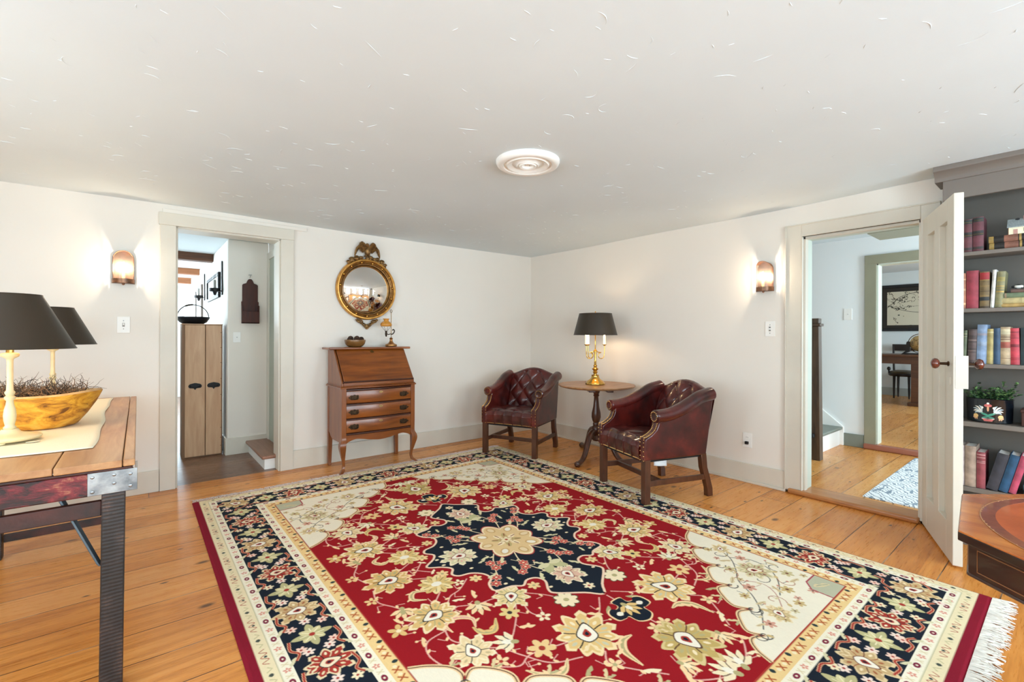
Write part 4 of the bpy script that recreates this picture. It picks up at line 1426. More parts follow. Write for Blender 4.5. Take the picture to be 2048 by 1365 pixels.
q = np.stack([idx[:-1, :-1], idx[1:, :-1], idx[1:, 1:], idx[:-1, 1:]], 2).reshape(-1, 4).astype(np.int32)
me = bpy.data.meshes.new('pile')
me.vertices.add(len(co))
me.vertices.foreach_set('co', co.ravel())
me.loops.add(q.size)
me.loops.foreach_set('vertex_index', q.ravel())
me.polygons.add(len(q))
me.polygons.foreach_set('loop_start', np.arange(0, q.size, 4, dtype=np.int32))
me.polygons.foreach_set('use_smooth', np.ones(len(q), bool))
at_ = me.attributes.new('weave', 'FLOAT_COLOR', 'POINT')
at_.data.foreach_set('color', np.concatenate([A.reshape(-1, 3), np.ones((nv * nu, 1))], 1).astype(np.float32).ravel())
me.update()
me.validate()
N = Nodes('hand_knotted_wool')
aw = N.n('Attribute', attribute_name='weave')
v = N.coord()
n1 = N.noise(v, 4, 4)
n2 = N.noise(N.coord((1, .3, 1)), 260, 2)
f = N.math('ADD', .86, N.math('ADD', N.math('MULTIPLY', n1, .16), N.math('MULTIPLY', n2, .14)))
cc = N.n('CombineColor')
for i in range(3):
    N.l(f, cc.inputs[i])
N.l(N.mix(1.0, aw.outputs['Color'], cc.outputs[0], 'MULTIPLY'), N.b.inputs['Base Color'])
N.b.inputs['Roughness'].default_value = .92
N.b.inputs['Specular IOR Level'].default_value = .12
N.bump(N.noise(v, 420, 2), .35, .002)
me.materials.append(N.m)
pile = bpy.data.objects.new('pile', me)
scene.collection.objects.link(pile)
pile.parent = rug
MB().box(.004, RUG_W - .004, -RUG_L + .004, -.004, .0005, .0025).done('backing', plain('rug_backing', '#B9A98C', .9), rug, smooth=0)
M_FRINGE = plain('cotton_fringe', '#E9E2D6', .85, var=.12, vscale=40)
M_FRINGEP = plain('pink_cotton_fringe', '#E3CFC6', .85, var=.12, vscale=40)
rng = random.Random(3)
for (yb, sgn, ln, mm) in ((0, 1, .070, M_FRINGEP), (-RUG_L, -1, .080, M_FRINGE)):
    b = MB()
    k = int(RUG_W / .0085)
    for i in range(k):
        x = .008 + i * (RUG_W - .016) / (k - 1)
        for j in range(2):
            dx, L = rng.gauss(0, .012), ln * rng.uniform(.72, 1.05)
            b.tube([(x, yb, .006), (x + dx * .4, yb + sgn * L * .4, .0055 + rng.uniform(0, .003)), (x + dx + rng.gauss(0, .006), yb + sgn * L * .75, .004 + rng.uniform(0, .004)), (x + dx * 1.6 + rng.gauss(0, .01), yb + sgn * L, .0025)], (.0030, .0028, .0028, .0016), 4)
    o = b.done('fringe', mm, rug)
    o['kind'] = 'stuff'

# ---------------------------------------------------------------- leather armchairs
N = Nodes('oxblood_leather')
v = N.coord()
n1 = N.noise(v, 6, 5, .6)
col = N.ramp(n1, ((.30, '#240807'), (.52, '#48110E'), (.74, '#661E17')))
N.l(col, N.b.inputs['Base Color'])
N.b.inputs['Roughness'].default_value = .42
N.b.inputs['Specular IOR Level'].default_value = .3
N.b.inputs['Coat Weight'].default_value = .7
N.b.inputs['Coat Roughness'].default_value = .09
N.bump(N.noise(v, 90, 4), .08, .002)
M_LEATHER = N.m
M_NAIL = plain('brass_nailhead', '#C9A26A', .25, 1.0)
M_LEG = wood('chair_mahogany', '#33190E', '#5A3220', 'z', .32, .3, 10, 3)
M_DUST = plain('black_dust_cloth', '#151313', .9)


def make_chair(label):
    t = thing('armchair', label, 'armchair', (0, 0, 0), 0, 'oxblood leather armchairs')
    W = .300                                   # half width
    # legs
    for s in (1, -1):
        MB().loft([[(s * (W - .002) - (s > 0) * .048, -.285, z), (s * (W - .002) + (s < 0) * .048, -.285, z), (s * (W - .002) + (s < 0) * .048, -.237, z), (s * (W - .002) - (s > 0) * .048, -.237, z)] for z in (.0105, .33)]).done('leg', M_LEG, t, smooth=0, bevel=.003)
        R = []
        for z, y in ((0, .315), (.06, .312), (.14, .288), (.22, .262), (.33, .250)):
            x1 = s * (W - .012)
            x0 = x1 - s * .044
            R.append([(min(x0, x1), y - .024, z), (max(x0, x1), y - .024, z), (max(x0, x1), y + .024, z), (min(x0, x1), y + .024, z)])
        MB().loft(R).done('leg', M_LEG, t, smooth=30, bevel=.003)
        MB().box(s * .274 - .009, s * .274 + .009, -.245, .27, .130, .170).done('stretcher', M_LEG, t, smooth=0, bevel=.003)
    MB().box(-.266, .266, -.135, -.113, .132, .168).done('stretcher', M_LEG, t, smooth=0, bevel=.003)
    MB().box(-.265, .265, -.27, .26, .300, .318).done('dust_cover', M_DUST, t, smooth=0)

    # seat: buttoned top rolling over into a pleated front
    def tuft(u, v, nu_, nv_):
        """diamond tufting: 0 on the buttons and folds, 1 on the puffs"""
        a, c = u * nu_, v * nv_
        p, q_ = a + c, a - c
        return (abs(math.sin(PI * p / 2)) * abs(math.sin(PI * q_ / 2))) ** .5

    def seat(u, v):
        x = (u - .5) * .505
        prof = [(-.286, .318), (-.296, .36), (-.297, .41), (-.282, .445), (-.245, .458), (-.10, .462), (.05, .452), (.22, .435)]
        s = v * (len(prof) - 1)
        i = min(int(s), len(prof) - 2)
        f = s - i
        y, z = prof[i][0] + (prof[i + 1][0] - prof[i][0]) * f, prof[i][1] + (prof[i + 1][1] - prof[i][1]) * f
        pl = abs(math.sin(PI * u * 5)) ** .35
        if v < .55:
            k = min(1, max(0, (v - .36) / .18))
            y -= .008 * (pl - 1) * -1 * (1 - k)
            z += .010 * (pl - .6) * k
        else:
            z += .018 * tuft(u, (v - .55) / .45, 5, 3) - .005
        z += .012 * math.cos((u - .5) * PI) - .008
        return (x, y, z)
    b = MB()
    b.grid(seat, 70, 70)
    b.box(-.252, .252, -.27, .24, .318, .42)
    b.done('seat', M_LEATHER, t, smooth=70)
    # arms
    side = [(-.288, .320), (-.288, .470), (-.268, .484), (-.228, .504), (-.190, .536), (-.170, .575), (-.168, .61), (-.165, .650), (-.08, .656), (.02, .684), (.12, .728), (.21, .770), (.315, .795), (.335, .795), (.292, .50), (.262, .320)]
    MYZ = lambda x0: Matrix(((0, 0, 1, x0), (1, 0, 0, 0), (0, 1, 0, 0), (0, 0, 0, 1)))
    top = curve3([(0, -.195, .628), (0, -.08, .636), (0, .02, .663), (0, .12, .706), (0, .21, .748), (0, .325, .772)], 6)
    for s in (1, -1):
        b = MB()
        xo, xi = s * W, s * (W - .052)
        b.prism(side, min(xo, xi), max(xo, xi), MYZ(0))
        n = len(top)
        b.tube([(s * (W - .012), p.y, p.z) for p in top], [.046 + .004 * (i / n) for i in range(n)], 16)
        a = b.done('arm', M_LEATHER, t, smooth=50, bevel=.010, seg=3)
        # front facing panel and scroll
        f = MB()
        edge = [(-.2885, .322), (-.2885, .470), (-.269, .485), (-.229, .505), (-.191, .537), (-.171, .588)]
        E2 = curve2(edge, 4)
        ring = []
        for (y, z) in E2:
            ring.append([(min(xo, xi) - .001, y - .006, z), (max(xo, xi) + .001, y - .006, z), (max(xo, xi) + .001, y + .004, z), (min(xo, xi) - .001, y + .004, z)])
        f.loft(ring)
        f.lathe([(0, 0), (.040, 0), (.044, .004), (.036, .010), (.030, .007), (0, .009)], 20, T(s * (W - .012), -.195, .628) @ Rx(PI / 2))
        f.done('arm_facing', M_LEATHER, a, smooth=50)
        nb = MB()
        for (y, z) in curve2(edge, 5):
            for xx in (xo - s * .006, xi + s * .006):
                nb.ball((xx, y - .006, z), .0052, 6, 4)
        for k in range(16):
            an = 2 * PI * k / 16
            nb.ball((s * (W - .012) + .033 * math.cos(an), -.204, .628 + .033 * math.sin(an)), .0046, 6, 4)
        nb.done('nail_stud', M_NAIL, a)
        MB().tube([(xo + s * .002, y, z) for y, z in ((-.165, .582), (-.08, .596), (.02, .620), (.12, .662), (.21, .705), (.325, .732))], .004, 6).done('piping', M_LEATHER, a)
    nb = MB()
    for k in range(46):
        nb.ball((-.245 + .49 * k / 45, -.288, .3235), .0052, 6, 4)
    nb.done('nail_stud', M_NAIL, t)

    # back: camel top, deep buttoning, flat outside
    def topz(u):
        return .762 + .068 * math.sin(PI * u) ** 1.3

    def back(u, v, side_=0):
        x = (u - .5) * (.47 + .02 * v)
        z0 = .43
        z = z0 + (topz(u) - z0) * v
        y = .165 + .140 * v - .03 * math.sin(PI * min(1, v * 1.05)) * math.sin(PI * u)
        tf = tuft(u, v * .92 + .04, 6, 4.4)
        y -= .030 * (tf - .55) * (1 if .03 < v < .98 else .3) * (0.3 + .7 * math.sin(PI * u) ** .4)
        return (x, y, z)

    b = MB()
    nu_, nv_ = 84, 76
    b.grid(lambda u, v: back(u, v), nu_, nv_)

    def crown(u, v):
        p0 = back(u, 1.0)
        a = v * PI * .95
        r = .036
        return (p0[0], p0[1] + r - r * math.cos(a), p0[2] + r * .62 * math.sin(a))
    b.grid(crown, nu_, 10)
    b.grid(lambda u, v: ((u - .5) * (.56 + .01 * v), .262 + .102 * v, .32 + (topz(u) - .32) * v), nu_, 8)
    bk = b.done('backrest', M_LEATHER, t, smooth=70)
    MB().loft([[((u - .5) * .56, .258 + .098 * ((z - .32) / .46), z) for u in (0, .5, 1)] + [((u - .5) * .56, .225 + .098 * ((z - .32) / .46), z) for u in (1, .5, 0)] for z in (.32, .55, .77)]).done('outside_back', M_LEATHER, t, smooth=40)
    for i in range(1, 24):
        for j in range(0, 10):
            a_, c_ = i / 4, j / 2
            u, v = a_ / 6, (c_ / 4.4 - .04) / .92
            if abs(math.sin(PI * (a_ + c_) / 2)) < .05 and abs(math.sin(PI * (a_ - c_) / 2)) < .05 and .1 < v < .95 and .08 < u < .92:
                p = back(u, v)
                MB().ball((p[0], p[1] - .002, p[2]), .0085, 8, 6, (1, .6, 1)).done('button', M_LEATHER, bk)
    return t


chair = make_chair('oxblood leather armchair in the corner, left of the round table')
chair.location = (-.805, -.765, 0)
CH1_RZ = math.radians(204.5 + 90)
chair.rotation_euler = (0, 0, CH1_RZ)
chair2 = dup(chair, (-.785, -2.33, 0), math.radians(162 + 90), 'oxblood leather armchair at the right of the round table, nearer the stair hall doorway')
t = MB()
t.grid(lambda u, v: (.19 + .006 * math.sin(5 * u), -.125 + .12 * u, .2985 - (.052 + .016 * u) * v), 8, 4)
pt = t.done('care_tag', plain('white_paper', '#E9ECEF', .7))
pt.modifiers.new('s', 'SOLIDIFY').thickness = .0012
pt.location = (-.785, -2.33, 0)
pt.rotation_euler = (0, 0, math.radians(162 + 90))
tag(pt, 'white paper tag hanging beneath the right armchair', 'tag')

# ---------------------------------------------------------------- round tilt-top table
TX, TY, TZ = -.385, -1.425, .722
t = thing('round_table', 'round tripod table with brown plank top between the armchairs', 'side table', (TX, TY, 0))
M_CHERRY = wood('worn_cherry_top', '#8A5C38', '#BE9064', 'x', .38, .15, 9, 2.5, '#6A4426')
b = MB()
b.lathe([(0, TZ - .028), (.33, TZ - .028), (.366, TZ - .018), (.376, TZ - .008), (.372, TZ), (.355, TZ), (0, TZ)], 64)
b.done('tabletop', M_CHERRY, t, smooth=30)
MB().box(-.25, .25, -.115, -.055, TZ - .052, TZ - .028, Rz(.9)).done('batten', M_LEG, t, smooth=0, bevel=.004)
MB().box(-.25, .25, .055, .115, TZ - .052, TZ - .028, Rz(.9)).done('batten', M_LEG, t, smooth=0, bevel=.004)
MB().lathe([(0, .165), (.030, .165), (.044, .18), (.047, .28), (.042, .30), (.030, .315), (.034, .33), (.028, .345), (.038, .365), (.046, .40), (.044, .44), (.030, .50), (.024, .56), (.022, .60), (.030, .612), (.024, .625), (.034, .645), (.038, .67), (0, .67)], 28).done('column', M_LEG, t, smooth=40)
for a in (math.radians(197), math.radians(266), math.radians(62)):
    P = curve3([(.030, 0, .245), (.085, 0, .262), (.150, 0, .235), (.205, 0, .165), (.255, 0, .085), (.32, 0, .038), (.40, 0, .026), (.435, 0, .022)], 5)
    n = len(P)
    rs = [.032 - .013 * (i / (n - 1)) + (.008 if i > n - 5 else 0) * (1 if i < n - 1 else .3) for i in range(n)]
    b = MB()
    b.tube(P, rs, 12, Rz(a), flat=1)
    b.ball((.41, 0, .020), .024, 12, 8, (1.5, .95, .82), Rz(a))
    b.ball((.185, 0, .255), .016, 8, 6, (1, .6, 1), Rz(a)) if a > 5 else None
    b.done('leg', M_LEG, t, smooth=180)

# three-candle brass lamp
t = thing('candelabra_lamp', 'brass three arm candle lamp with black shade on the round table', 'table lamp', (TX - .005, TY + .01, TZ))
MB().lathe([(0, 0), (.092, 0), (.098, .006), (.096, .016), (.088, .020), (.080, .034), (.060, .046), (.042, .062), (.036, .082), (.038, .094), (.026, .098), (0, .10)], 36).done('base', M_BRASS, t, smooth=50)
MB().lathe([(0, .098), (.018, .098), (.016, .110), (.026, .122), (.016, .134), (.030, .148), (.034, .154), (.018, .166), (.014, .176), (.022, .184), (.013, .192), (.010, .25), (.012, .315), (.020, .32), (.020, .332), (.012, .34), (.006, .35), (.005, .52), (.016, .53), (0, .53)], 24).done('column', M_BRASS, t, smooth=50)
vr = Vector((.777, -.629, 0))
base_a = math.atan2(vr.y, vr.x)
for k, a in enumerate((base_a + .12, base_a + 2.25, base_a + PI + .18 + .0)):
    c_, s_ = math.cos(a), math.sin(a)
    P = []
    for q in range(0, 22):
        th = PI * .5 + q * (2 * PI * .80) / 21
        P.append((.060 + .030 * math.cos(th), .285 + .030 * math.sin(th)))
    P = [(.012, .325), (.035, .318)] + [(r, z) for r, z in P] 
    P += [(.092, .30), (.094, .33), (.094, .385)]
    b = MB()
    b.tube([(r * c_, r * s_, z) for r, z in P], .0045, 8)
    b.lathe([(0, .382), (.010, .382), (.012, .388), (.020, .392), (.021, .396), (0, .396)], 16, T(.094 * c_, .094 * s_, 0))
    arm = b.done('arm', M_BRASS, t, smooth=60)
    MB().lathe([(0, .396), (.0125, .396), (.0125, .475), (.004, .480), (0, .480)], 14, T(.094 * c_, .094 * s_, 0)).done('candle', emit('glowing_candle_sleeve', '#FFEFC8', .55), arm, smooth=40)  # sleeve has a faint glow of its own, imitating bulb light on it
    MB().lathe([(0, .480), (.009, .488), (.012, .503), (.006, .525), (0, .535)], 12, T(.094 * c_, .094 * s_, 0)).done('bulb', emit('warm_bulb', '#FFD9A0', 18), arm, smooth=180)
M_SHADE = plain('black_shade_card', '#33281B', .42, var=.1, vscale=3)
M_SHADEIN = plain('gold_shade_lining', '#C9A45E', .5)
b = MB()
for r0, r1, mi in ((.214, .160, 0), (.2115, .1575, 1)):
    b.cur = mi
    b.lathe([(r0, .490), (r1, .700)], 48, None, 0, 2 * PI - 1e-5)
b.cur = 0
for r, z in ((.2135, .490), (.1595, .700)):
    b.tube([(r * math.cos(a), r * math.sin(a), z) for a in [2 * PI * k / 48 for k in range(48)]], .0025, 6, closed=True)
b.done('shade', [M_SHADE, M_SHADEIN], t, smooth=40, fix=False)
b = MB()
b.tube([(0, 0, .52), (0, 0, .70)], .004, 8)
for k in range(3):
    a = 2 * PI * k / 3
    b.tube([(0, 0, .69), (.158 * math.cos(a), .158 * math.sin(a), .698)], .0022, 6)
b.done('harp', M_BRASS, t)
MB().lathe([(0, .70), (.008, .70), (.008, .706), (.004, .712), (.005, .722), (0, .728)], 12).done('finial', M_BRASS, t)
point('candle_lamp_glow', (TX, TY, TZ + .56), 3.5, (1, .80, .52), .04)

# ---------------------------------------------------------------- drop front desk
DX, DY = -2.207, -.055
t = thing('drop_front_desk', 'small cherry drop front desk with three drawers under the round mirror', 'desk', (DX, DY, 0))
M_CH = wood('cherry_wood', '#642F08', '#A05819', 'x', .28, .35, 8, 2.2, '#57250F')
M_CHZ = wood('cherry_wood_upright', '#6C3610', '#985622', 'z', .3, .3, 9, 2.4, '#5F2C16')
M_BRONZE = plain('bronze_pull', '#4E3A26', .4, .8, second='#2E2218', vscale=60)
M_CHD = plain('dark_cherry_edge', '#3E1A0C', .35, coat=.3)
HW, FY = .345, -.395        # half width, front plane (local, y towards the room is negative)
# rear legs (straight), front cabriole legs
for s in (1, -1):
    x1, x0 = s * HW, s * (HW - .040)
    MB().loft([[(min(a, c), -.038, z), (max(a, c), -.038, z), (max(a, c), 0, z), (min(a, c), 0, z)] for a, c, z in ((x0 + s * .012, x1, .0), (x0, x1, .28), (x0, x1, .735))]).done('leg', M_CHZ, t, smooth=0, bevel=.003)
    P = curve3([(0, 0, .735), (0, 0, .40), (0, 0, .30), (.010, -.010, .262), (.012, -.012, .22), (.002, -.002, .14), (-.006, .006, .07), (.004, -.004, .03), (.024, -.024, .012), (.032, -.032, .008)], 4)
    n = len(P)
    R = []
    cx, cy = s * (HW - .020), FY + .020
    for p in P:
        z = p.z
        w = .020 if z > .30 else (.020 + .006 * math.sin(PI * min(1, (.30 - z) / .12))) if z > .18 else max(.0105, .020 - .010 * min(1, (.18 - z) / .08))
        if z < .03:
            w = .015
        x, y = cx + s * p.x, cy + p.y
        R.append([(x - w, y - w, z), (x + w, y - w, z), (x + w, y + w, z), (x - w, y + w, z)])
    R[-1] = [(q[0], q[1], 0.002) for q in R[-1]]
    MB().loft(R).done('leg', M_CHZ, t, smooth=60, bevel=.004)
    # sides of the lower case with a shaped lower edge
    pr = [(FY + .035, .735), (FY + .035, .285), (FY + .07, .262), (-.13, .262), (-.08, .285), (-.05, .310), (-.035, .315), (-.035, .735)]
    xa, xb = sorted((x1 - s * .004, x1 - s * .018))
    MB().prism(pr, xa, xb, Matrix(((0, 0, 1, 0), (1, 0, 0, 0), (0, 1, 0, 0), (0, 0, 0, 1)))).done('side_panel', M_CHZ, t, smooth=0, bevel=.002)
    # sides of the slant section
    pr = [(FY + .012, .755), (FY + .012, .782), (-.165, 1.068), (-.005, 1.068), (-.005, .755)]
    MB().prism(pr, xa, xb, Matrix(((0, 0, 1, 0), (1, 0, 0, 0), (0, 1, 0, 0), (0, 0, 0, 1)))).done('side_panel', M_CHZ, t, smooth=0, bevel=.002)
MB().box(-HW + .018, HW - .018, -.014, -.004, .30, 1.068).done('back_panel', M_CHZ, t, smooth=0)


def bow(x):
    return -.012 * math.cos(x / HW * PI * 1.0) * .9 - .004


# waist moulding, follows the serpentine front
def band(z0, z1, ext, x_half, y_back):
    nseg = 24
    f = [(-x_half + 2 * x_half * i / nseg) for i in range(nseg + 1)]
    poly = [(x, FY + bow(x) - ext) for x in f] + [(x_half, y_back), (-x_half, y_back)]
    return poly


b = MB()
b.prism(band(0, 0, .014, HW + .012, 0), .735, .748)
b.prism(band(0, 0, .004, HW + .006, 0), .748, .757)
b.done('waist_moulding', M_CH, t, smooth=0, bevel=.004)
b = MB()
ap = [(-.305, .30), (-.305, .262), (-.28, .268), (-.255, .285), (-.20, .292), (-.12, .280), (-.05, .262), (0, .256), (.05, .262), (.12, .280), (.20, .292), (.255, .285), (.28, .268), (.305, .262), (.305, .30)]
low = curve2([(-.305, .255), (-.28, .272), (-.22, .290), (-.15, .282), (-.10, .272), (0, .262), (.10, .272), (.15, .282), (.22, .290), (.28, .272), (.305, .255)], 4)
rings = []
for x, z in low:
    y = FY + bow(x)
    rings.append([(x, y + .018, z), (x, y, z), (x, y, .327), (x, y + .018, .327)])
b.loft(rings)
b.done('apron', M_CH, t, smooth=30)
for zz in (.332, .458, .588, .718):
    b = MB()
    rings = []
    for i in range(25):
        x = -.307 + .614 * i / 24
        y = FY + bow(x)
        rings.append([(x, y + .03, zz - .004), (x, y + .001, zz - .004), (x, y - .004, zz), (x, y - .004, zz + .008), (x, y + .001, zz + .013), (x, y + .03, zz + .013)])
    b.loft(rings)
    b.done('drawer_rail', M_CHD, t, smooth=30)
for z0, z1 in ((.350, .455), (.476, .585), (.606, .712)):
    b = MB()
    rings = []
    for i in range(33):
        x = -.303 + .606 * i / 32
        y = FY + bow(x) - .001
        rings.append([(x, y + .02, z0), (x, y, z0), (x, y - .002, z0 + .006), (x, y - .002, z1 - .006), (x, y, z1), (x, y + .02, z1)])
    b.loft(rings)
    d = b.done('drawer', M_CH, t, smooth=30)
    zc = (z0 + z1) / 2 - .004
    for x in (-.235, .225):
        y = FY + bow(x) - .004
        Mh = T(x, y, zc) @ Rx(PI / 2)
        h = MB()
        out = curve2([(-.056, .002), (-.040, .010), (-.030, .022), (-.015, .019), (0, .026), (.015, .019), (.030, .022), (.040, .010), (.056, .002), (.038, -.010), (.026, -.022), (.012, -.017), (0, -.022), (-.012, -.017), (-.026, -.022), (-.038, -.010), (-.056, .002)], 3)[:-1]
        h.prism(out, 0, .0025, Mh)
        for q in (-.026, .026):
            h.ball((q, .006, .006), .005, 8, 6, (1, 1, 1), Mh)
        h.tube([tuple(Mh @ Vector(p)) for p in curve3([(-.026, .006, .008), (-.022, -.012, .012), (0, -.018, .014), (.022, -.012, .012), (.026, .006, .008)], 4)], .003, 6)
        h.done('drawer_pull', M_BRONZE, d, smooth=40)
    e = MB()
    y = FY + bow(0) - .004
    e.prism(curve2([(-.020, 0), (-.010, .008), (0, .010), (.010, .008), (.020, 0), (.010, -.006), (0, -.009), (-.010, -.006), (-.020, 0)], 3)[:-1], 0, .002, T(0, y, z1 - .022) @ Rx(PI / 2))
    e.done('escutcheon', plain('pale_brass', '#B99A66', .3, .9), d)
    MB().lathe([(0, 0), (.0035, 0), (.0035, .0026), (0, .0026)], 8, T(0, y, z1 - .022) @ Rx(PI / 2)).done('keyhole', M_BLACK, d)
# slanted fall front
sl = Vector((0, -.165 - (FY + .012), 1.068 - .782)).normalized()
ang = math.atan2(sl.z, sl.y)
MF = T(0, FY + .012, .782) @ Rx(ang)          # local x across, y up the slope
Lf = math.hypot(-.165 - (FY + .012), 1.068 - .782)
b = MB()
b.box(-HW + .022, HW - .022, .004, Lf - .004, -.002, .016, MF)
ff = b.done('fall_front', M_CH, t, smooth=0, bevel=.004)
MB().box(-HW + .012, HW - .012, -.004, .008, -.004, .021, MF).done('edge_moulding', M_CHD, ff, smooth=0, bevel=.003)
MB().box(-HW + .002, HW - .002, -.374, -.36, .757, .786).box(-HW + .018, HW - .018, FY + .004, FY + .02, .757, .786).done('fall_rail', M_CH, t, smooth=0, bevel=.003)
e = MB()
e.prism(curve2([(-.022, 0), (-.012, .006), (-.008, .018), (0, .024), (.008, .018), (.012, .006), (.022, 0), (.012, -.008), (0, -.014), (-.012, -.008), (-.022, 0)], 3)[:-1], .016, .0185, MF @ T(0, Lf - .04, 0))
e.done('escutcheon', M_ABRASS, ff)
MB().box(-HW - .048, HW + .048, -.205, .006, 1.070, 1.090).done('top', M_CH, t, smooth=0, bevel=.007, seg=3)

# wooden bowl with pine cones on the desk
BX, BY, BZ = -2.330, -.155, 1.091
t = thing('wooden_bowl', 'small round brown wooden bowl on the drop front desk', 'bowl', (BX, BY, BZ))
MB().lathe([(0, 0), (.055, 0), (.072, .010), (.088, .030), (.096, .060), (.094, .068), (.088, .066), (.082, .034), (.066, .014), (0, .010)], 36).done('bowl', wood('bowl_wood', '#5A3A1A', '#8A6230', 'x', .35, .3, 5, 5), t, smooth=50)
N = Nodes('pine_cone_scales')
vo = N.n('TexVoronoi')
vo.inputs['Scale'].default_value = 90
N.l(N.coord(), vo.inputs['Vector'])
N.l(N.ramp(vo.outputs['Distance'], ((.0, '#6B4A34'), (.6, '#2A1912'))), N.b.inputs['Base Color'])
N.b.inputs['Roughness'].default_value = .6
M_CONE = N.m
rng = random.Random(8)


def cone_mesh():
    b = MB()
    for i in range(9):
        z = -.022 + .044 * i / 8
        r = .020 * math.sqrt(max(.05, 1 - (z / .026) ** 2))
        k = 9
        for j in range(k):
            a = 2 * PI * (j + .5 * (i % 2)) / k
            b.ball((r * math.cos(a), r * math.sin(a), z), .0065, 6, 4, (1, 1, .55))
    b.ball((0, 0, 0), .018, 10, 8, (1, 1, 1.2))
    return b


c0 = cone_mesh().done('pine_cone', M_CONE, None, smooth=180)
spots = [(-.052, -.012, .068, 'pine cone at the left rim of the wooden bowl'), (.0, -.046, .066, 'pine cone at the front of the wooden bowl'), (.052, -.012, .070, 'pine cone at the right rim of the wooden bowl'),
         (-.028, .038, .078, 'pine cone heaped at the back left of the wooden bowl'), (.030, .038, .078, 'pine cone heaped at the back right of the wooden bowl')]
for i, (x, y, z, lab) in enumerate(spots):
    c = c0 if i == 0 else c0.copy()
    if i:
        scene.collection.objects.link(c)
    c.location = (BX + x, BY + y, BZ + z)
    c.rotation_euler = (rng.uniform(.6, 2), rng.uniform(-.6, .6), rng.uniform(0, 6))
    tag(c, lab, 'pine cone', 'pine cones in the wooden bowl')

# small brass student lamp with amber shade
LX, LY, LZ = -1.968, -.150, 1.091
t = thing('student_lamp', 'small brass student lamp with amber glass shade on desk', 'oil lamp', (LX, LY, LZ))
MB().lathe([(0, 0), (.052, 0), (.058, .006), (.056, .020), (.030, .032), (.016, .050), (.012, .070), (.018, .078), (.010, .088), (0, .09)], 28).done('base', plain('copper_brass', '#A87848', .3, .9), t, smooth=50)
b = MB()
b.tube([(0, 0, .08), (0, 0, .335)], .0032, 8)
b.tube([(.010 * math.cos(a), 0, .350 + .014 * math.sin(a)) for a in [2 * PI * k / 16 for k in range(16)]], .0026, 6, closed=True)
b.done('stem', M_ABRASS, t)
b = MB()
b.tube([(.0, 0, .125), (-.03, 0, .118), (-.052, 0, .128)], .004, 8)
b.tube(curve3([(0, 0, .12), (.018, 0, .125), (.032, 0, .142), (.034, 0, .160), (.022, 0, .168), (.014, 0, .158)], 4), .0055, 8)
b.lathe([(0, -.03), (.006, -.026), (.012, 0), (.009, .02), (.014, .028), (0, .03)], 14, T(-.052, 0, .125))
for k in range(4):
    a = PI / 4 + k * PI / 2
    b.tube([(-.052 + .010 * math.cos(a), .010 * math.sin(a), .15), (-.052 + .047 * math.cos(a), .047 * math.sin(a), .197)], .0014, 5)
b.done('arm', plain('dark_bronze', '#3A3128', .4, .8), t, smooth=50)
MB().lathe([(.014, .15), (.020, .175), (.016, .20), (.012, .25)], 16, T(-.052, 0, 0)).done('chimney', M_GLASS, t)
N = Nodes('amber_glass')
N.b.inputs['Base Color'].default_value = lin4('#C88A34')
N.b.inputs['Roughness'].default_value = .25
N.b.inputs['Subsurface Weight'].default_value = .3
N.b.inputs['Subsurface Radius'].default_value = (.02, .012, .005)
MB().lathe([(.050, .198), (.056, .210), (.052, .228), (.038, .240), (.024, .250), (.024, .262), (.032, .272), (.030, .274), (.021, .262), (.021, .250), (.036, .238), (.049, .226), (.053, .211), (.047, .198)], 32, T(-.052, 0, 0)).done('shade', N.m, t, smooth=60)

# ---------------------------------------------------------------- convex eagle mirror
MXc, MZc = -2.166, 1.652
t = thing('convex_mirror', 'round convex mirror in gilt frame with eagle crest above the desk', 'mirror', (MXc, 0, MZc))
MR = Rx(PI / 2)            # lathe axis towards the room (-y)
MB().lathe([(.272, .004), (.272, .040), (.280, .049), (.290, .048), (.298, .036), (.301, .014), (.298, .001), (.272, .001)], 72, MR).done('frame', M_GILT, t, smooth=40)
MB().lathe([(.242, .001), (.242, .034), (.247, .041), (.252, .036), (.254, .022), (.262, .018), (.270, .022), (.274, .036), (.274, .001)], 72, MR).done('cove', plain('brown_gilt_cove', '#A8783C', .42, .6, second='#7A5228', vscale=30), t, smooth=40)
N = Nodes('mirror_silver')
N.b.inputs['Base Color'].default_value = (.93, .93, .92, 1)
N.b.inputs['Metallic'].default_value = 1
N.b.inputs['Roughness'].default_value = .01
Rc = .42
prof = []
for i in range(25):
    r = .2425 * i / 24
    prof.append((r, .014 + math.sqrt(Rc * Rc - r * r) - math.sqrt(Rc * Rc - .2425 ** 2)))
MB().lathe(prof, 72, MR).done('glass', N.m, t, smooth=180, fix=True)
for k in range(15):
    a = 2 * PI * (k + .25) / 15
    MB().ball((.2625 * math.cos(a), -.030, .2625 * math.sin(a)), .0115, 12, 8).done('ball', M_GILTB, t, smooth=180)
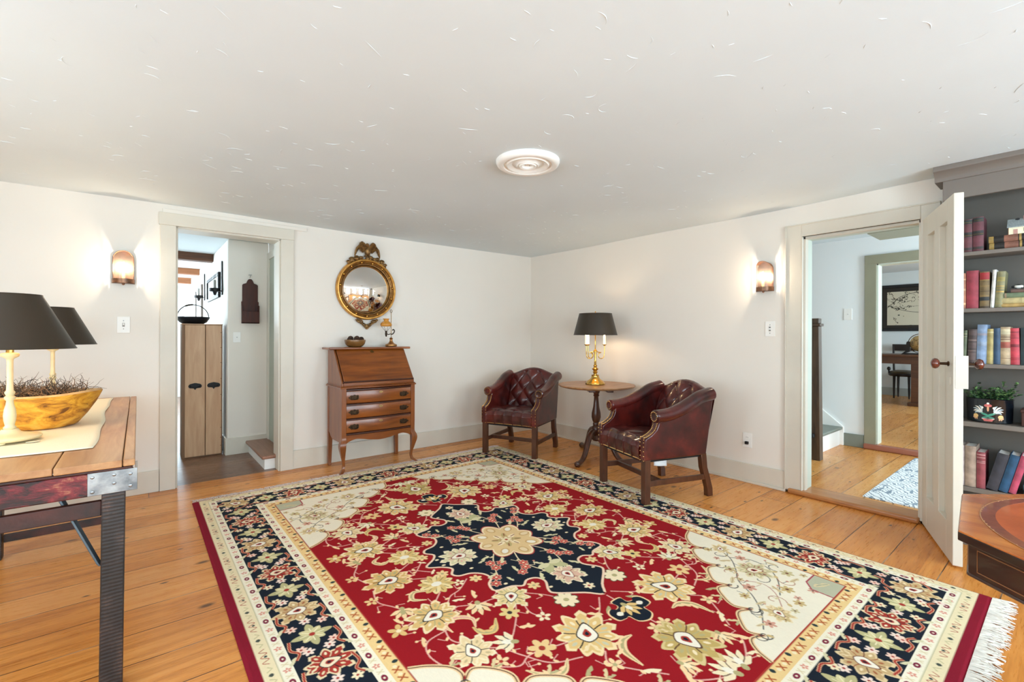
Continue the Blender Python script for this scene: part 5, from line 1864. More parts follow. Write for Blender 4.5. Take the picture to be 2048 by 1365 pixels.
# the eagle crest: body, two raised wings of feathers, head, on a rocky scrolled perch
b = MB()
b.ball((0, -.040, .375), .036, 14, 10, (.9, .8, 1.35))
b.ball((-.012, -.062, .428), .019, 12, 8, (1, 1.1, 1))
b.tube([(-.016, -.078, .428), (-.026, -.094, .422), (-.028, -.098, .414)], (.009, .006, .001), 8)
for s in (1, -1):
    for k in range(12):
        f = k / 11
        p0 = (s * (.020 + .022 * f), -.034, .405 - .045 * f)
        p1 = (s * (.048 + .050 * f), -.036 - .008 * (k % 2), .452 - .05 * f)
        p2 = (s * (.066 + .060 * f), -.034, .452 - .135 * f)
        b.tube(curve3([p0, p1, p2], 4), [.014 + .004 * math.sin(PI * i / 8) - (.007 if i == 8 else 0) for i in range(9)], 6, flat=.6)
    b.tube(curve3([(s * .015, -.04, .400), (s * .035, -.046, .440), (s * .060, -.044, .452), (s * .078, -.04, .438)], 4), .012, 8, flat=.7)
    b.tube([(s * .014, -.04, .340), (s * .018, -.048, .322)], .009, 6)
for k in range(5):
    b.tube([((k - 2) * .007, -.03, .345), ((k - 2) * .016, -.03, .316)], .008, 6, flat=.5)
b.done('eagle', M_GILTD, t, smooth=60)
b = MB()
rng = random.Random(4)
for k in range(40):
    a = PI / 2 + rng.uniform(-.62, .62)
    rr = .300 + rng.uniform(-.004, .022) * (1 - .5 * abs(a - PI / 2))
    b.ball((rr * math.cos(a), -.026 - rng.uniform(0, .014), rr * math.sin(a)), rng.uniform(.010, .020), 8, 6, (1.2, .9, .8))
for s in (1, -1):
    for (x, z, r) in ((.105, .300, .024), (.150, .278, .030), (.182, .250, .022)):
        b.tube(curve3([(s * (x + r * .8 * math.cos(q)), -.03, z + r * .7 * math.sin(q)) for q in [k * .9 for k in range(7)]], 3), .008, 6)
        b.ball((s * x, -.03, z), r * .75, 10, 6, (1, .7, .8))
b.done('crest_perch', M_GILTD, t, smooth=60)
b = MB()
for s in (1, -1):
    b.tube(curve3([(s * .105, -.02, -.292), (s * .088, -.026, -.318), (s * .055, -.028, -.330), (s * .036, -.028, -.352), (s * .014, -.028, -.372), (0, -.026, -.388)], 4), [.011] * 21, 8, flat=.8)
    b.tube(curve3([(s * .090, -.024, -.300), (s * .060, -.03, -.304), (s * .045, -.032, -.318), (s * .058, -.032, -.330), (s * .066, -.03, -.318)], 4), .007, 6)
    b.tube(curve3([(s * .040, -.024, -.330), (s * .020, -.03, -.340), (s * .014, -.03, -.356), (s * .024, -.03, -.360)], 4), .006, 6)
    for k in range(3):
        b.ball((s * (.10 - .022 * k), -.028, -.300 - .016 * k), .014, 8, 6, (1, .6, .8))
b.ball((0, -.03, -.362), .018, 10, 8, (1, .7, 1.3))
b.done('pendant', M_GILTD, t, smooth=60)

# ---------------------------------------------------------------- wall sconces
N = Nodes('ribbed_amber_glass')
tr = N.n('BsdfTransparent', Color=(.97, .86, .74, 1))
tl = N.n('BsdfTranslucent', Color=(1, .88, .74, 1))
gl = N.n('BsdfGlossy', Roughness=.2)
wv = N.n('TexWave', wave_type='BANDS')
wv.inputs['Scale'].default_value = 34
N.l(N.coord(), wv.inputs['Vector'])
m1 = N.n('MixShader')
N.l(N.ramp(wv.outputs['Fac'], ((0., .02), (1., .09))), m1.inputs[0])
N.l(tr.outputs[0], m1.inputs[1])
N.l(tl.outputs[0], m1.inputs[2])
m2 = N.n('MixShader')
m2.inputs[0].default_value = .08
N.l(m1.outputs[0], m2.inputs[1])
N.l(gl.outputs[0], m2.inputs[2])
N.l(m2.outputs[0], N.out.inputs[0])
M_RIB = N.m
M_COPPER = plain('aged_copper', '#9A6C50', .35, .9, second='#6E5648', vscale=30)


def sconce(loc, rz, label):
    """built with its back on the xz plane, facing -y"""
    t = thing('wall_sconce', label, 'sconce', loc, rz, 'arched glass candle sconces')
    hw, hs = .060, .175
    arch = [(-hw, .0), (hw, .0)] + [(hw * math.cos(a), hs + hw * math.sin(a)) for a in [PI * k / 16 for k in range(17)]]
    MB().prism(arch, .016, .019, Rx(PI / 2)).done('backplate', M_COPPER, t, smooth=0)
    MB().box(-.02, .02, -.016, 0, .08, .16).done('bracket', M_COPPER, t, smooth=0)
    # half round base cup
    R = .066
    half = [(R * math.cos(a), -.019 - .072 * math.sin(-a)) for a in [-PI * k / 20 for k in range(21)]]
    half = [(x, -.019 - .072 * abs(math.sin(math.acos(max(-1, min(1, x / R)))))) for x, _ in half]
    b = MB()
    b.prism(half, 0, .004)
    inner = [(x * .96, -.019 + (y + .019) * .96) for x, y in half]
    rings = []
    for (x, y), (xi, yi) in zip(half, inner):
        rings.append([(x, y, 0), (x, y, .034), (xi, yi, .034), (xi, yi, 0)])
    b.loft(rings)
    b.ball((0, -.055, -.004), .009, 10, 6)
    b.done('cup', M_COPPER, t, smooth=50)
    # arched ribbed glass bent round the front
    def gp(u, v):
        x = (u - .5) * 2 * hw * .97
        top = hs + math.sqrt(max(0, hw * hw - x * x))
        z = .030 + (top - .030) * v
        y = -.019 - .070 * math.sqrt(max(0, 1 - (x / (hw * 1.02)) ** 2))
        return (x, y, z)
    b = MB()
    b.grid(gp, 28, 14)
    b.done('glass', M_RIB, t, smooth=180)
    E = [gp(k / 40, 1) for k in range(41)]
    MB().tube([gp(0, 0), gp(0, .5)] + E + [gp(1, .5), gp(1, 0)], .0024, 6).done('rim', M_COPPER, t)
    b = MB()
    q = [gp(k / 40, 1) for k in range(41)]
    rings = [[(x, y, z), (x, -.018, z), (x, -.018, z - .002), (x, y, z - .002)] for x, y, z in q[4:37]]
    b.loft(rings)
    b.done('hood', M_COPPER, t, smooth=50)
    MB().lathe([(0, .004), (.011, .004), (.011, .085), (.004, .09), (0, .09)], 14, T(0, -.062, 0)).done('candle', plain('ivory_candle_sleeve', '#E9CF96', .5), t, smooth=40)
    MB().lathe([(0, .09), (.010, .100), (.014, .118), (.008, .142), (0, .155)], 14, T(0, -.062, 0)).done('bulb', emit('sconce_bulb', '#FFE9C4', 22), t, smooth=180)
    return t


sconce((-3.998, 0, 1.572), 0, 'lit arched glass sconce on the mirror wall beside the kitchen passage')
sconce((0, -2.858, 1.560), -PI / 2, 'lit arched glass sconce on the wall beside the stair hall doorway')
point('sconce_glow', (-3.998, -.072, 1.69), 8, (1, .90, .76), .018)
point('sconce_glow', (-.072, -2.858, 1.678), 8, (1, .90, .76), .018)

# ---------------------------------------------------------------- plaster ceiling medallion
t = thing('ceiling_medallion', 'small white plaster ring medallion on the ceiling', 'ceiling medallion', (-2.18, -2.45, ceil_z(-2.18, -2.45)))
prof = [(0, -.012), (.030, -.014), (.034, -.030), (.046, -.034), (.052, -.026), (.060, -.030), (.070, -.020), (.090, -.016), (.104, -.026), (.118, -.030), (.126, -.020), (.136, -.018), (.140, -.028), (.160, -.032), (.176, -.024), (.182, -.010), (.182, .010), (0, .010)]
MB().lathe(prof, 64).done('ring', M_WHITE, t, smooth=45)
MB().lathe([(0, -.020), (.022, -.020), (.026, -.014), (0, -.012)], 24).done('boss', M_WHITE, t, smooth=45)
for k in (0, 1):
    MB().ball((.016 * (1 if k else -1), .004, -.020), .0035, 8, 4).done('screw', M_STEEL, t)

# ---------------------------------------------------------------- harvest table at the left
t = thing('harvest_table', 'long worn plank table with dark painted legs and galvanised corner brackets', 'table', (-4.24, -1.24, 0), 0, None, True)
M_TTOP = wood('scrubbed_plank_top', '#A06C42', '#CE9E6C', 'y', .42, .12, 9, 2.0, '#7C5232')
M_TDARK = plain('black_red_worn_paint', '#1E1918', .55, second='#4A241E', vscale=9, bump=.5, bscale=45)
N = Nodes('chipped_red_paint')
v = N.coord((1, 1, 2.2))
n1 = N.noise(v, 11, 7, .65, .5)
N.l(N.ramp(n1, ((.40, '#241413'), (.48, '#5A1A20'), (.56, '#7A2229'), (.62, '#9A6048'))), N.b.inputs['Base Color'])
N.b.inputs['Roughness'].default_value = .5
N.bump(n1, .5, .004)
M_TRED = N.m
N = Nodes('saw_marked_black_leg')
wv = N.n('TexWave', wave_type='BANDS', bands_direction='Z')
wv.inputs['Scale'].default_value = 26
wv.inputs['Distortion'].default_value = 1.5
N.l(N.coord(), wv.inputs['Vector'])
n1 = N.noise(N.coord((1, 1, .35)), 10, 6, .65)
c = N.ramp(n1, ((.38, '#171617'), (.55, '#2A2424'), (.70, '#5A3A34')))
N.l(N.mix(N.math('MULTIPLY', N.ramp(wv.outputs['Fac'], ((.80, 0.), (.97, 1.))), N.ramp(n1, ((.48, 0.), (.62, .45)))), c, '#8A6A58'), N.b.inputs['Base Color'])
N.b.inputs['Roughness'].default_value = .45
N.bump(N.math('ADD', N.math('MULTIPLY', wv.outputs['Fac'], .35), n1), .35, .003)
M_TLEG = N.m
M_GALV = plain('galvanised_steel', '#A9B0B4', .38, .85, second='#6E767C', vscale=22, bump=.2, bscale=30)
XR, XL, YN, YF, ZT = -3.920, -4.560, -2.428, -.346, .775
for i, (x0, x1) in enumerate(((XL, -4.352), (-4.349, -4.122), (-4.119, XR - .034))):
    MB().box(x0, x1, YN + (.004 if i != 1 else .010), YF, ZT - .024, ZT).done('top_plank', M_TTOP, t, smooth=0, bevel=.003)
MB().box(XR - .032, XR, YN + .008, YF, ZT - .024, ZT - .001).done('top_edge_plank', M_TTOP, t, smooth=0, bevel=.004)
MB().box(XL + .28, XR - .006, YN + .006, YN + .036, ZT - .033, ZT - .0245).done('end_batten', M_TDARK, t, smooth=0, bevel=.004)
MB().box(XL, XR - .004, YN + .010, YN + .040, ZT - .108, ZT - .034).done('end_rail', M_TRED, t, smooth=0, bevel=.004)
MB().box(XL, XR - .004, YF - .05, YF - .02, ZT - .108, ZT - .025).done('end_rail', M_TRED, t, smooth=0, bevel=.004)
for x0, x1 in ((XR - .042, XR - .012), (XL + .012, XL + .042)):
    MB().box(x0, x1, YN + .041, YF - .05, ZT - .108, ZT - .025).done('side_rail', M_TRED, t, smooth=0, bevel=.004)
g = MB()
g.box(XR - .120, XR + .006, YN + .0065, YN + .0095, ZT - .106, ZT - .032)
g.box(XR + .001, XR + .006, YN + .0095, YN + .12, ZT - .106, ZT - .032)
g = g.done('corner_bracket', M_GALV, t, smooth=0, bevel=.001)
for dx, dz in ((-.108, -.046), (-.054, -.046), (-.012, -.050), (-.108, -.094), (-.054, -.074), (-.012, -.090)):
    MB().ball((XR + dx, YN + .0065, ZT + dz), .0055, 8, 5, (1, .45, 1)).done('rivet', M_STEEL, g)
for y, xs_ in ((-2.385, (-3.976, -4.520)), (-.83, (-4.030, -4.497))):
    for x in xs_:
        MB().loft([[(x - .030 - d, y - .028, z), (x + .031 - d, y - .028, z), (x + .031 - d, y + .028, z), (x - .030 - d, y + .028, z)] for z, d in ((0, .006), (ZT - .108, 0))]).done('leg', M_TLEG, t, smooth=0, bevel=.004)
MB().box(-4.492, -4.006, -2.397, -2.373, .592, .642).done('stretcher', M_TDARK, t, smooth=0, bevel=.003)
MB().box(-4.468, -4.058, -.842, -.818, .086, .126).done('stretcher', M_TDARK, t, smooth=0, bevel=.003)
MB().tube([(-4.112, -2.345, .670), (-4.105, -2.35, .650), (-4.013, -2.385, .432), (-4.008, -2.388, .424)], (.010, .010, .0085, .006), 8, flat=.6).done('iron_brace', plain('blue_grey_iron', '#4C545A', .45, .7), t)

# linen runner
N = Nodes('cream_linen')
w1 = N.noise(N.coord((1, .25, 1)), 240, 2)
N.l(N.mix(N.math('MULTIPLY', w1, .3), '#F0E8D0', '#D9CDAA'), N.b.inputs['Base Color'])
N.b.inputs['Roughness'].default_value = .85
N.bump(w1, .3, .001)
b = MB()


def run_pt(u, v):
    x0, x1 = -4.47, -4.042 + .006 * math.sin(7 * v) + .004 * math.sin(19 * v)
    y = -2.150 + 1.72 * v + .006 * math.sin(6 * u)
    return (x0 + (x1 - x0) * u, y, ZT + .0025 + .0018 * (1 + math.sin(17 * v + 3 * u)) * u)


b.grid(run_pt, 20, 60)
o = b.done('table_runner', N.m, None, smooth=180)
o.modifiers.new('s', 'SOLIDIFY').thickness = .002
tag(o, 'cream linen runner laid along the plank table', 'table runner')


def buffet_lamp(loc, label):
    t = thing('buffet_lamp', label, 'table lamp', loc, 0, 'cream candlestick lamps with black shades')
    t.scale = (.9545, .9545, .9545)
    M_CREAM = plain('cream_lamp_paint', '#E6D6A8', .45, var=.08, vscale=12)
    MB().lathe([(0, .006), (.085, .006), (.092, .010), (.095, .016), (.090, .022), (.070, .026), (.045, .032), (.032, .038), (.024, .050), (0, .05)], 36).done('base', M_CREAM, t, smooth=50)
    b = MB()
    for k in range(3):
        a = 2 * PI * k / 3 + .35
        b.lathe([(0, 0), (.012, 0), (.013, .006), (0, .007)], 12, T(.075 * math.cos(a), .075 * math.sin(a), 0))
    b.done('foot', M_CREAM, t)
    MB().lathe([(0, .048), (.017, .05), (.020, .056), (.014, .064), (.015, .070), (.018, .085), (.0195, .105), (.017, .130), (.012, .150), (.0105, .165), (.016, .172), (.017, .180), (.011, .186), (.015, .194), (.016, .200), (.011, .207), (.0098, .24), (.0098, .325), (.011, .335), (.026, .345), (.028, .352), (.026, .358), (.010, .362), (0, .362)], 28).done('column', M_CREAM, t, smooth=50)
    b = MB()
    for r0, r1, mi in ((.199, .094, 0), (.1965, .0915, 1)):
        b.cur = mi
        b.lathe([(r0, .378), (r1, .598)], 56, None, 0, 2 * PI - 1e-5)
    b.cur = 0
    for r, z in ((.1985, .378), (.0935, .598)):
        b.tube([(r * math.cos(a), r * math.sin(a), z) for a in [2 * PI * k / 56 for k in range(56)]], .0022, 6, closed=True)
    a = -2.2
    b.tube([(.1995 * math.cos(a), .1995 * math.sin(a), .38), (.0945 * math.cos(a), .0945 * math.sin(a), .597)], .0013, 5)
    b.done('shade', [M_SHADE, M_SHADEIN], t, smooth=40, fix=False)
    b = MB()
    b.tube([(0, 0, .36), (0, 0, .40)], .012, 10)
    for k in range(3):
        a = 2 * PI * k / 3
        b.tube([(0, 0, .585), (.092 * math.cos(a), .092 * math.sin(a), .596)], .002, 5)
    b.tube(curve3([(.03, 0, .40), (.045, 0, .45), (.045, 0, .53), (0, 0, .585)], 4), .002, 5)
    b.done('harp', M_BRASS, t)
    MB().lathe([(0, .40), (.012, .402), (.016, .42), (.028, .455), (.026, .475), (.012, .492), (0, .495)], 16).done('bulb', emit('lamp_bulb', '#FFDDA8', 22), t, smooth=180)
    return t


buffet_lamp((-4.300, -1.828, ZT + .006), 'lit cream candlestick lamp with black shade, nearest on the plank table')
buffet_lamp((-4.293, -.740, ZT + .006), 'lit cream candlestick lamp with black shade, behind the dough bowl')
point('lamp_glow', (-4.300, -1.828, ZT + .455), 13, (1, .76, .44), .03)
point('lamp_glow', (-4.293, -.740, ZT + .455), 11, (1, .76, .44), .03)
tag(MB().prism([(.020 * math.cos(a), .013 * math.sin(a)) for a in [2 * PI * k / 20 for k in range(20)]], ZT + .006, ZT + .008, T(-4.228, -1.897, 0) @ Rz(.3)).done('paper_tag', plain('old_paper_tag', '#D9CFB4', .7)), 'small oval paper tag beside the base of the nearest lamp', 'tag')

# carved dough bowl with dried moss
N = Nodes('yellow_washed_wood')
v = N.coord((1, 1, 2.5), rot=(0, 0, .4))
n1 = N.noise(v, 9, 7, .65, 1.2)
c = N.ramp(n1, ((.34, '#6B3E12'), (.43, '#B87A20'), (.55, '#D9A032'), (.7, '#E3B552')))
N.l(c, N.b.inputs['Base Color'])
N.b.inputs['Roughness'].default_value = .5
N.bump(n1, .4, .004)
M_DOUGH = N.m
M_DOUGHIN = plain('bare_bowl_wood', '#C9A878', .65, second='#A88456', vscale=14)
t = thing('dough_bowl', 'long carved wooden dough bowl in yellow wash on the table runner', 'bowl', (-4.330, -1.462, ZT + .007), math.radians(-25))
t.scale = (.9545, .9545, .9545)
b = MB()


def sup(a, bb, th, z, lift=0):
    c_, s_ = math.cos(th), math.sin(th)
    e = .62
    x = a * math.copysign(abs(c_) ** e, c_)
    y = bb * math.copysign(abs(s_) ** .8, s_)
    return (x, y, z + lift * abs(c_) ** 3)


n = 56
R = []
for a, bb, z, lf in ((.001, .001, 0, 0), (.20, .115, 0, 0), (.215, .126, .006, .0), (.250, .150, .050, .003), (.283, .170, .100, .009), (.302, .184, .142, .010), (.306, .186, .152, .011)):
    R.append([sup(a, bb, 2 * PI * k / n, z, lf) for k in range(n)])
b.loft(R, caps=False)
b.cur = 1
R2 = [R[-1]]
for a, bb, z, lf in ((.300, .181, .159, .012), (.280, .160, .158, .011), (.272, .153, .148, .010), (.256, .142, .105, .01), (.22, .12, .050, .006), (.18, .095, .022, 0), (.001, .001, .020, 0)):
    R2.append([sup(a, bb, 2 * PI * k / n, z, lf) for k in range(n)])
b.loft(R2, caps=False)
b.done('bowl', [M_DOUGH, M_DOUGHIN], t, smooth=60)
rng = random.Random(21)
b = MB()
for i in range(780):
    a = rng.uniform(0, 2 * PI)
    r = math.sqrt(rng.random())
    x, y = .255 * r * math.cos(a), .135 * r * math.sin(a)
    z = .115 + .055 * (1 - r) * rng.random() + .045 * rng.random()
    d = Vector((rng.gauss(0, 1), rng.gauss(0, 1), rng.gauss(.15, .55))).normalized()
    pts = [Vector((x, y, z))]
    for k in range(5):
        d = (d + Vector((rng.gauss(0, .6), rng.gauss(0, .6), rng.gauss(0, .45)))).normalized()
        p = pts[-1] + d * rng.uniform(.012, .022)
        p.x, p.y = max(-.29, min(.29, p.x)), max(-.16, min(.16, p.y))
        p.z = max(.07, min(.235, p.z))
        pts.append(p)
    rr = rng.uniform(.0007, .0019)
    b.cur = rng.choice((0, 0, 1))
    b.tube(pts, [rr, rr, rr, rr * .9, rr * .7, rr * .4], 4)
for i in range(130):
    a = rng.uniform(0, 2 * PI)
    x, y = rng.choice((.0, .16, .20, -.1, .18)) + rng.gauss(0, .045), rng.gauss(0, .06)
    x = min(x, .25)
    pts = [Vector((x, y, .15))]
    d = Vector((rng.gauss(0, .5), rng.gauss(0, .4), 1)).normalized()
    for k in range(5):
        d = (d + Vector((rng.gauss(0, .45), rng.gauss(0, .45), rng.gauss(0, .25)))).normalized()
        pts.append(pts[-1] + d * rng.uniform(.012, .026))
    b.cur = rng.choice((0, 1, 1))
    b.tube(pts, [.0013, .0012, .0011, .001, .0008, .0005], 4)
o = b.done('dried_moss', [plain('tan_moss', '#8A6A4C', .9, var=.3, vscale=60), plain('dark_moss', '#3E3129', .9)], None, smooth=60, fix=False)
o.location = (-4.330, -1.462, ZT + .007)
o.scale = (.9545, .9545, .9545)
o.rotation_euler = (0, 0, math.radians(-25))
tag(o, 'tangle of dried brown curly moss filling the dough bowl', 'dried moss', kind='stuff')

# ---------------------------------------------------------------- open door of the stair hall
t = thing('door_1', 'bone painted two panel door standing open against the bookcase', 'door', (-.026, -3.812, .012), math.radians(200.1))
t['kind'] = 'structure'
DW, DHT, DT = .638, 1.935, .040
b = MB()
b.box(0, .105, 0, DT, 0, DHT).box(DW - .115, DW, 0, DT, 0, DHT).box(.270, .370, 0, DT, .19, DHT - .115)
b.box(.105, DW - .115, 0, DT, 0, .20).box(.105, DW - .115, 0, DT, DHT - .12, DHT)
b.done('frame', M_TRIM, t, smooth=0, bevel=.003)
for x0, x1 in ((.100, .275), (.365, DW - .11)):
    MB().box(x0, x1, .027, .035, .19, DHT - .11).done('panel', M_TRIM, t, smooth=0)
M_KNOB = plain('brown_mineral_knob', '#3A1A12', .18, coat=.8, second='#6E3020', vscale=30)
for s, y in ((-1, 0), (1, DT + .022)):
    b = MB()
    b.lathe([(0, 0), (.013, 0), (.014, .004), (.008, .008), (.007, .036), (.010, .040), (0, .042)], 14, T(DW - .075, y, 1.045) @ Rx(PI / 2 if s < 0 else -PI / 2))
    k = b.done('knob_shank', plain('bronze_shank', '#4A3628', .35, .8), t, smooth=50)
    MB().lathe([(0, .036), (.014, .037), (.026, .046), (.029, .056), (.024, .067), (.010, .073), (0, .074)], 22, T(DW - .075, y, 1.045) @ Rx(PI / 2 if s < 0 else -PI / 2)).done('knob', M_KNOB, k, smooth=60)
MB().box(DW - .105, DW - .004, DT, DT + .020, .925, 1.085).done('rim_lock', plain('grey_painted_lock', '#A39C90', .5, .3), t, smooth=0, bevel=.002)
MB().box(DW - .001, DW + .0015, .008, DT + .018, .92, 1.09).done('lock_plate', plain('worn_lock_plate', '#B4ABA0', .4, .5), t, smooth=0)
b = MB()
b.tube([(DW - .05 + .008 * math.cos(a), -.0005, .955 + .020 * math.sin(a)) for a in [2 * PI * k / 18 for k in range(18)]], .0018, 5, closed=True)
b.done('keyhole_cover', M_TRIM, t)

# ---------------------------------------------------------------- bookcase
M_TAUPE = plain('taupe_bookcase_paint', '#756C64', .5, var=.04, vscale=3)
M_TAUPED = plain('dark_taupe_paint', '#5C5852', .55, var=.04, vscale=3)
BY0, BY1, BF = -3.930, -5.05, -.200
t = thing('bookcase', 'tall taupe painted open bookcase behind the open door', 'bookcase', (-.1, -4.5, 0), 0, None, True)
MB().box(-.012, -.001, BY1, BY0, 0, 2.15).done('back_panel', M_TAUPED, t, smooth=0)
for y0, y1 in ((BY0 - .022, BY0), (BY1, BY1 + .022)):
    MB().box(BF, -.012, y0, y1, 0, 2.15).done('side_panel', M_TAUPE, t, smooth=0, bevel=.002)
for z, th in ((1.690, .022), (1.364, .022), (1.047, .022), (.712, .027), (.338, .027), (.10, .03)):
    MB().box(BF, -.012, BY1 + .022, BY0 - .022, z - th, z).done('shelf', M_TAUPE, t, smooth=0, bevel=.002)
MB().box(BF - .004, BF + .018, BY1, BY0, 2.008, 2.155).done('frieze', M_TAUPE, t, smooth=0, bevel=.002)
MB().box(BF, -.012, BY1, BY0, 0, .075).done('plinth', M_TAUPE, t, smooth=0)
pr = curve2([(-.205, 2.120), (-.212, 2.122), (-.214, 2.140), (-.226, 2.158), (-.246, 2.172), (-.254, 2.176), (-.256, 2.186)], 3) + [(-.256, 2.204), (-.02, 2.204), (-.02, 2.120)]
b = MB()
b.prism(pr, BY1, BY0 + .035, Matrix(((1, 0, 0, 0), (0, 0, 1, 0), (0, 1, 0, 0), (0, 0, 0, 1))))
b.done('crown', M_TAUPE, t, smooth=30)

# --- books: spine faces the room at x = BS
BS = -.186
M_PAGES = plain('old_page_edges', '#D9CDB0', .8, var=.12, vscale=120)
M_GOLDB = plain('gilt_tooling', '#B08D4A', .4, .5)
BOOKMATS = {}


def cloth(c):
    if c not in BOOKMATS:
        c2 = '#%02x%02x%02x' % tuple(int(int(c[i:i + 2], 16) * .72) for i in (1, 3, 5))
        BOOKMATS[c] = plain('book_cloth_' + c[1:].lower(), c, .55, second=c2, vscale=22, bump=.15, bscale=200)
    return BOOKMATS[c]


def book(label, y, z, w, h, colour, group, depth=.135, lean=0, flat=False, bands=(), rounded=.006, x=BS, yaw=0, pages=None):
    z += .0004
    """spine towards -x; upright books stand at y (left lower corner of the spine) and grow towards -y; flat ones lie with the spine along -y"""
    t = thing('book', label, 'book', (x, y, z), 0, group)
    # local frame: X depth (into shelf), Y thickness, Z height
    b = MB()
    k = 6
    sp = [(-rounded * math.sin(PI * i / k), -w * i / k) for i in range(k + 1)]
    b.prism([(px_, py_) for px_, py_ in sp] + [(.004, -w), (.004, 0)], 0, h)
    b.box(.002, depth, -.0028, 0, 0, h).box(.002, depth, -w, -w + .0028, 0, h)
    cov = b.done('cover', cloth(colour), t, smooth=30)
    MB().box(.0035, depth - .005, -w + .0025, -.0025, .003, h - .004).done('page_block', pages or M_PAGES, t, smooth=0)
    for (z0, z1, c) in bands:
        m = MB()
        sp2 = [(-rounded * 1.0 * math.sin(PI * i / k) - .0007, -w * i / k * .98 - w * .01) for i in range(k + 1)]
        m.loft([[(px_, py_, zz) for px_, py_ in sp2] + [(.0005, -w * .99, zz), (.0005, -w * .01, zz)] for zz in (z0 * h, z1 * h)])
        m.done('spine_band', M_GOLDB if c == 'gold' else cloth(c), cov, smooth=30)
    if flat:
        t.matrix_basis = T(x, y, z + w) @ Rz(yaw) @ Rx(PI / 2)
        # after this: thickness is vertical, height runs along -y
        t.rotation_mode = 'XYZ'
    elif lean:
        th = -lean
        t.location.z = z + (w * math.sin(th) if th > 0 else .0005)
        t.rotation_euler = (th, 0, 0)
    return t


G = {1: 'books on the top shelf', 2: 'books on the second shelf', 3: 'books on the third shelf', 5: 'books on the bottom shelf'}
S1, S2, S3, S4, S5 = 1.6905, 1.3645, 1.0475, .7125, .3385
bb = [(.06, .13, '#3A3230'), (.46, .60, '#2E2C2C'), (.49, .495, 'gold'), (.86, .98, '#2C3433'), (.90, .91, 'gold'), (.50, .51, 'gold')]
book('burgundy leather book with dark bands, first beside the door on the top shelf', -4.012, S1, .042, .188, '#6A3A40', G[1], bands=bb)
book('burgundy leather book with dark bands, second from the door on the top shelf', -4.056, S1, .044, .194, '#6E3A44', G[1], bands=bb)
hb = [(.0, .09, '#A88A4A'), (.14, .19, '#1E1A18'), (.21, .26, '#1E1A18'), (.275, .52, '#8A5A48'), (.54, .58, '#A8884A'), (.60, .65, '#1E1A18'), (.67, .93, '#8A4F42')]
book('small dark book with tan label panels, lower one lying on the top shelf', -4.122, S1, .036, .215, '#1C1814', G[1], .12, flat=True, bands=hb)
book('small dark book with tan label panels, upper one of the lying pair', -4.120, S1 + .037, .036, .215, '#1C1814', G[1], .12, flat=True, bands=hb)
book('narrow brown orange book at the door edge of the second shelf', -4.010, S2, .018, .205, '#A86A4A', G[2], bands=[(.1, .16, '#D9A87A'), (.5, .56, '#D9A87A'), (.8, .84, '#D9A87A')])
book('plain red cloth book on the second shelf', -4.030, S2, .050, .216, '#A03A48', G[2], .14)
book('leather book with red label and banded spine on the second shelf', -4.084, S2, .040, .206, '#7A6440', G[2], bands=[(.0, .05, '#4A3A28'), (.2, .3, '#23282A'), (.33, .335, 'gold'), (.6, .605, 'gold'), (.45, .46, '#3A2E20'), (.78, .97, '#A8282E'), (.76, .77, 'gold')])
book('slim white book leaning on the second shelf', -4.1255, S2, .016, .212, '#EFEEEA', G[2], lean=-.05)
book('olive book with gilt lines leaning on the second shelf', -4.1435, S2, .032, .200, '#8A8560', G[2], lean=-.055, bands=[(.1, .105, 'gold'), (.42, .45, 'gold'), (.52, .53, 'gold'), (.58, .60, 'gold'), (.72, .84, '#A89A58')])
for i, (y, w, h, c, lab, bd) in enumerate(((-4.160, .020, .24, '#B8965A', 'tan book lying at the bottom of the second shelf stack', ()), (-4.163, .030, .24, '#CFC08C', 'cream book with faded lettering lying in the second shelf stack', [(.05, .35, '#B8A878'), (.5, .9, '#E0D6A8')]),
                                           (-4.178, .026, .22, '#6A7A5E', 'worn green book lying in the second shelf stack', [(.02, .05, '#A88A70')]), (-4.205, .018, .20, '#6A5048', 'brown book on top of the second shelf stack', ()))):
    z = S2 + (0, .021, .052, .079)[i]
    book(lab, y, z, w, h, c, G[2], .13, flat=True, bands=bd, rounded=.004)
for (y, w, h, c, lab, bd, ln) in (
        (-4.010, .020, .190, '#5A6246', 'olive green book at the door edge of the third shelf', [(.8, .82, '#A8A078'), (.88, .9, '#A8A078')], -.03),
        (-4.034, .036, .196, '#4A3A3A', 'dark brown patterned book on the third shelf', [(.1, .3, '#5E4C4A'), (.36, .38, '#7A6660'), (.45, .6, '#5E4C4A'), (.66, .7, '#7A6660'), (.82, .95, '#5E4C4A')], -.03),
        (-4.072, .040, .222, '#8AA2C4', 'tall pale blue book on the third shelf', [(.45, .56, '#93A4BE'), (.72, .78, '#A09FAE')], -.02),
        (-4.113, .026, .198, '#B5A468', 'thin mustard book on the third shelf', [(.88, .92, '#D9CC9A')], -.012),
        (-4.139, .028, .202, '#33506E', 'dark blue cloth book on the third shelf', (), 0),
        (-4.167, .038, .208, '#BFA888', 'cream book with red decorated spine on the third shelf', [(.16, .17, '#6A4A3A'), (.44, .60, '#A85A4A'), (.66, .68, '#7A5A48'), (.72, .74, '#7A5A48'), (.80, .94, '#D9CDAA')], 0),
        (-4.206, .034, .200, '#C4404E', 'bright red book on the third shelf', [(.12, .2, '#A8303E'), (.48, .56, '#8A2A34'), (.72, .735, '#7A2230'), (.88, .9, '#7A2230')], .018),
        (-4.242, .042, .202, '#2A3E44', 'dark teal book at the right of the third shelf', (), .0)):
    book(lab, y, S3, w, h, c, G[3], lean=ln, bands=bd)
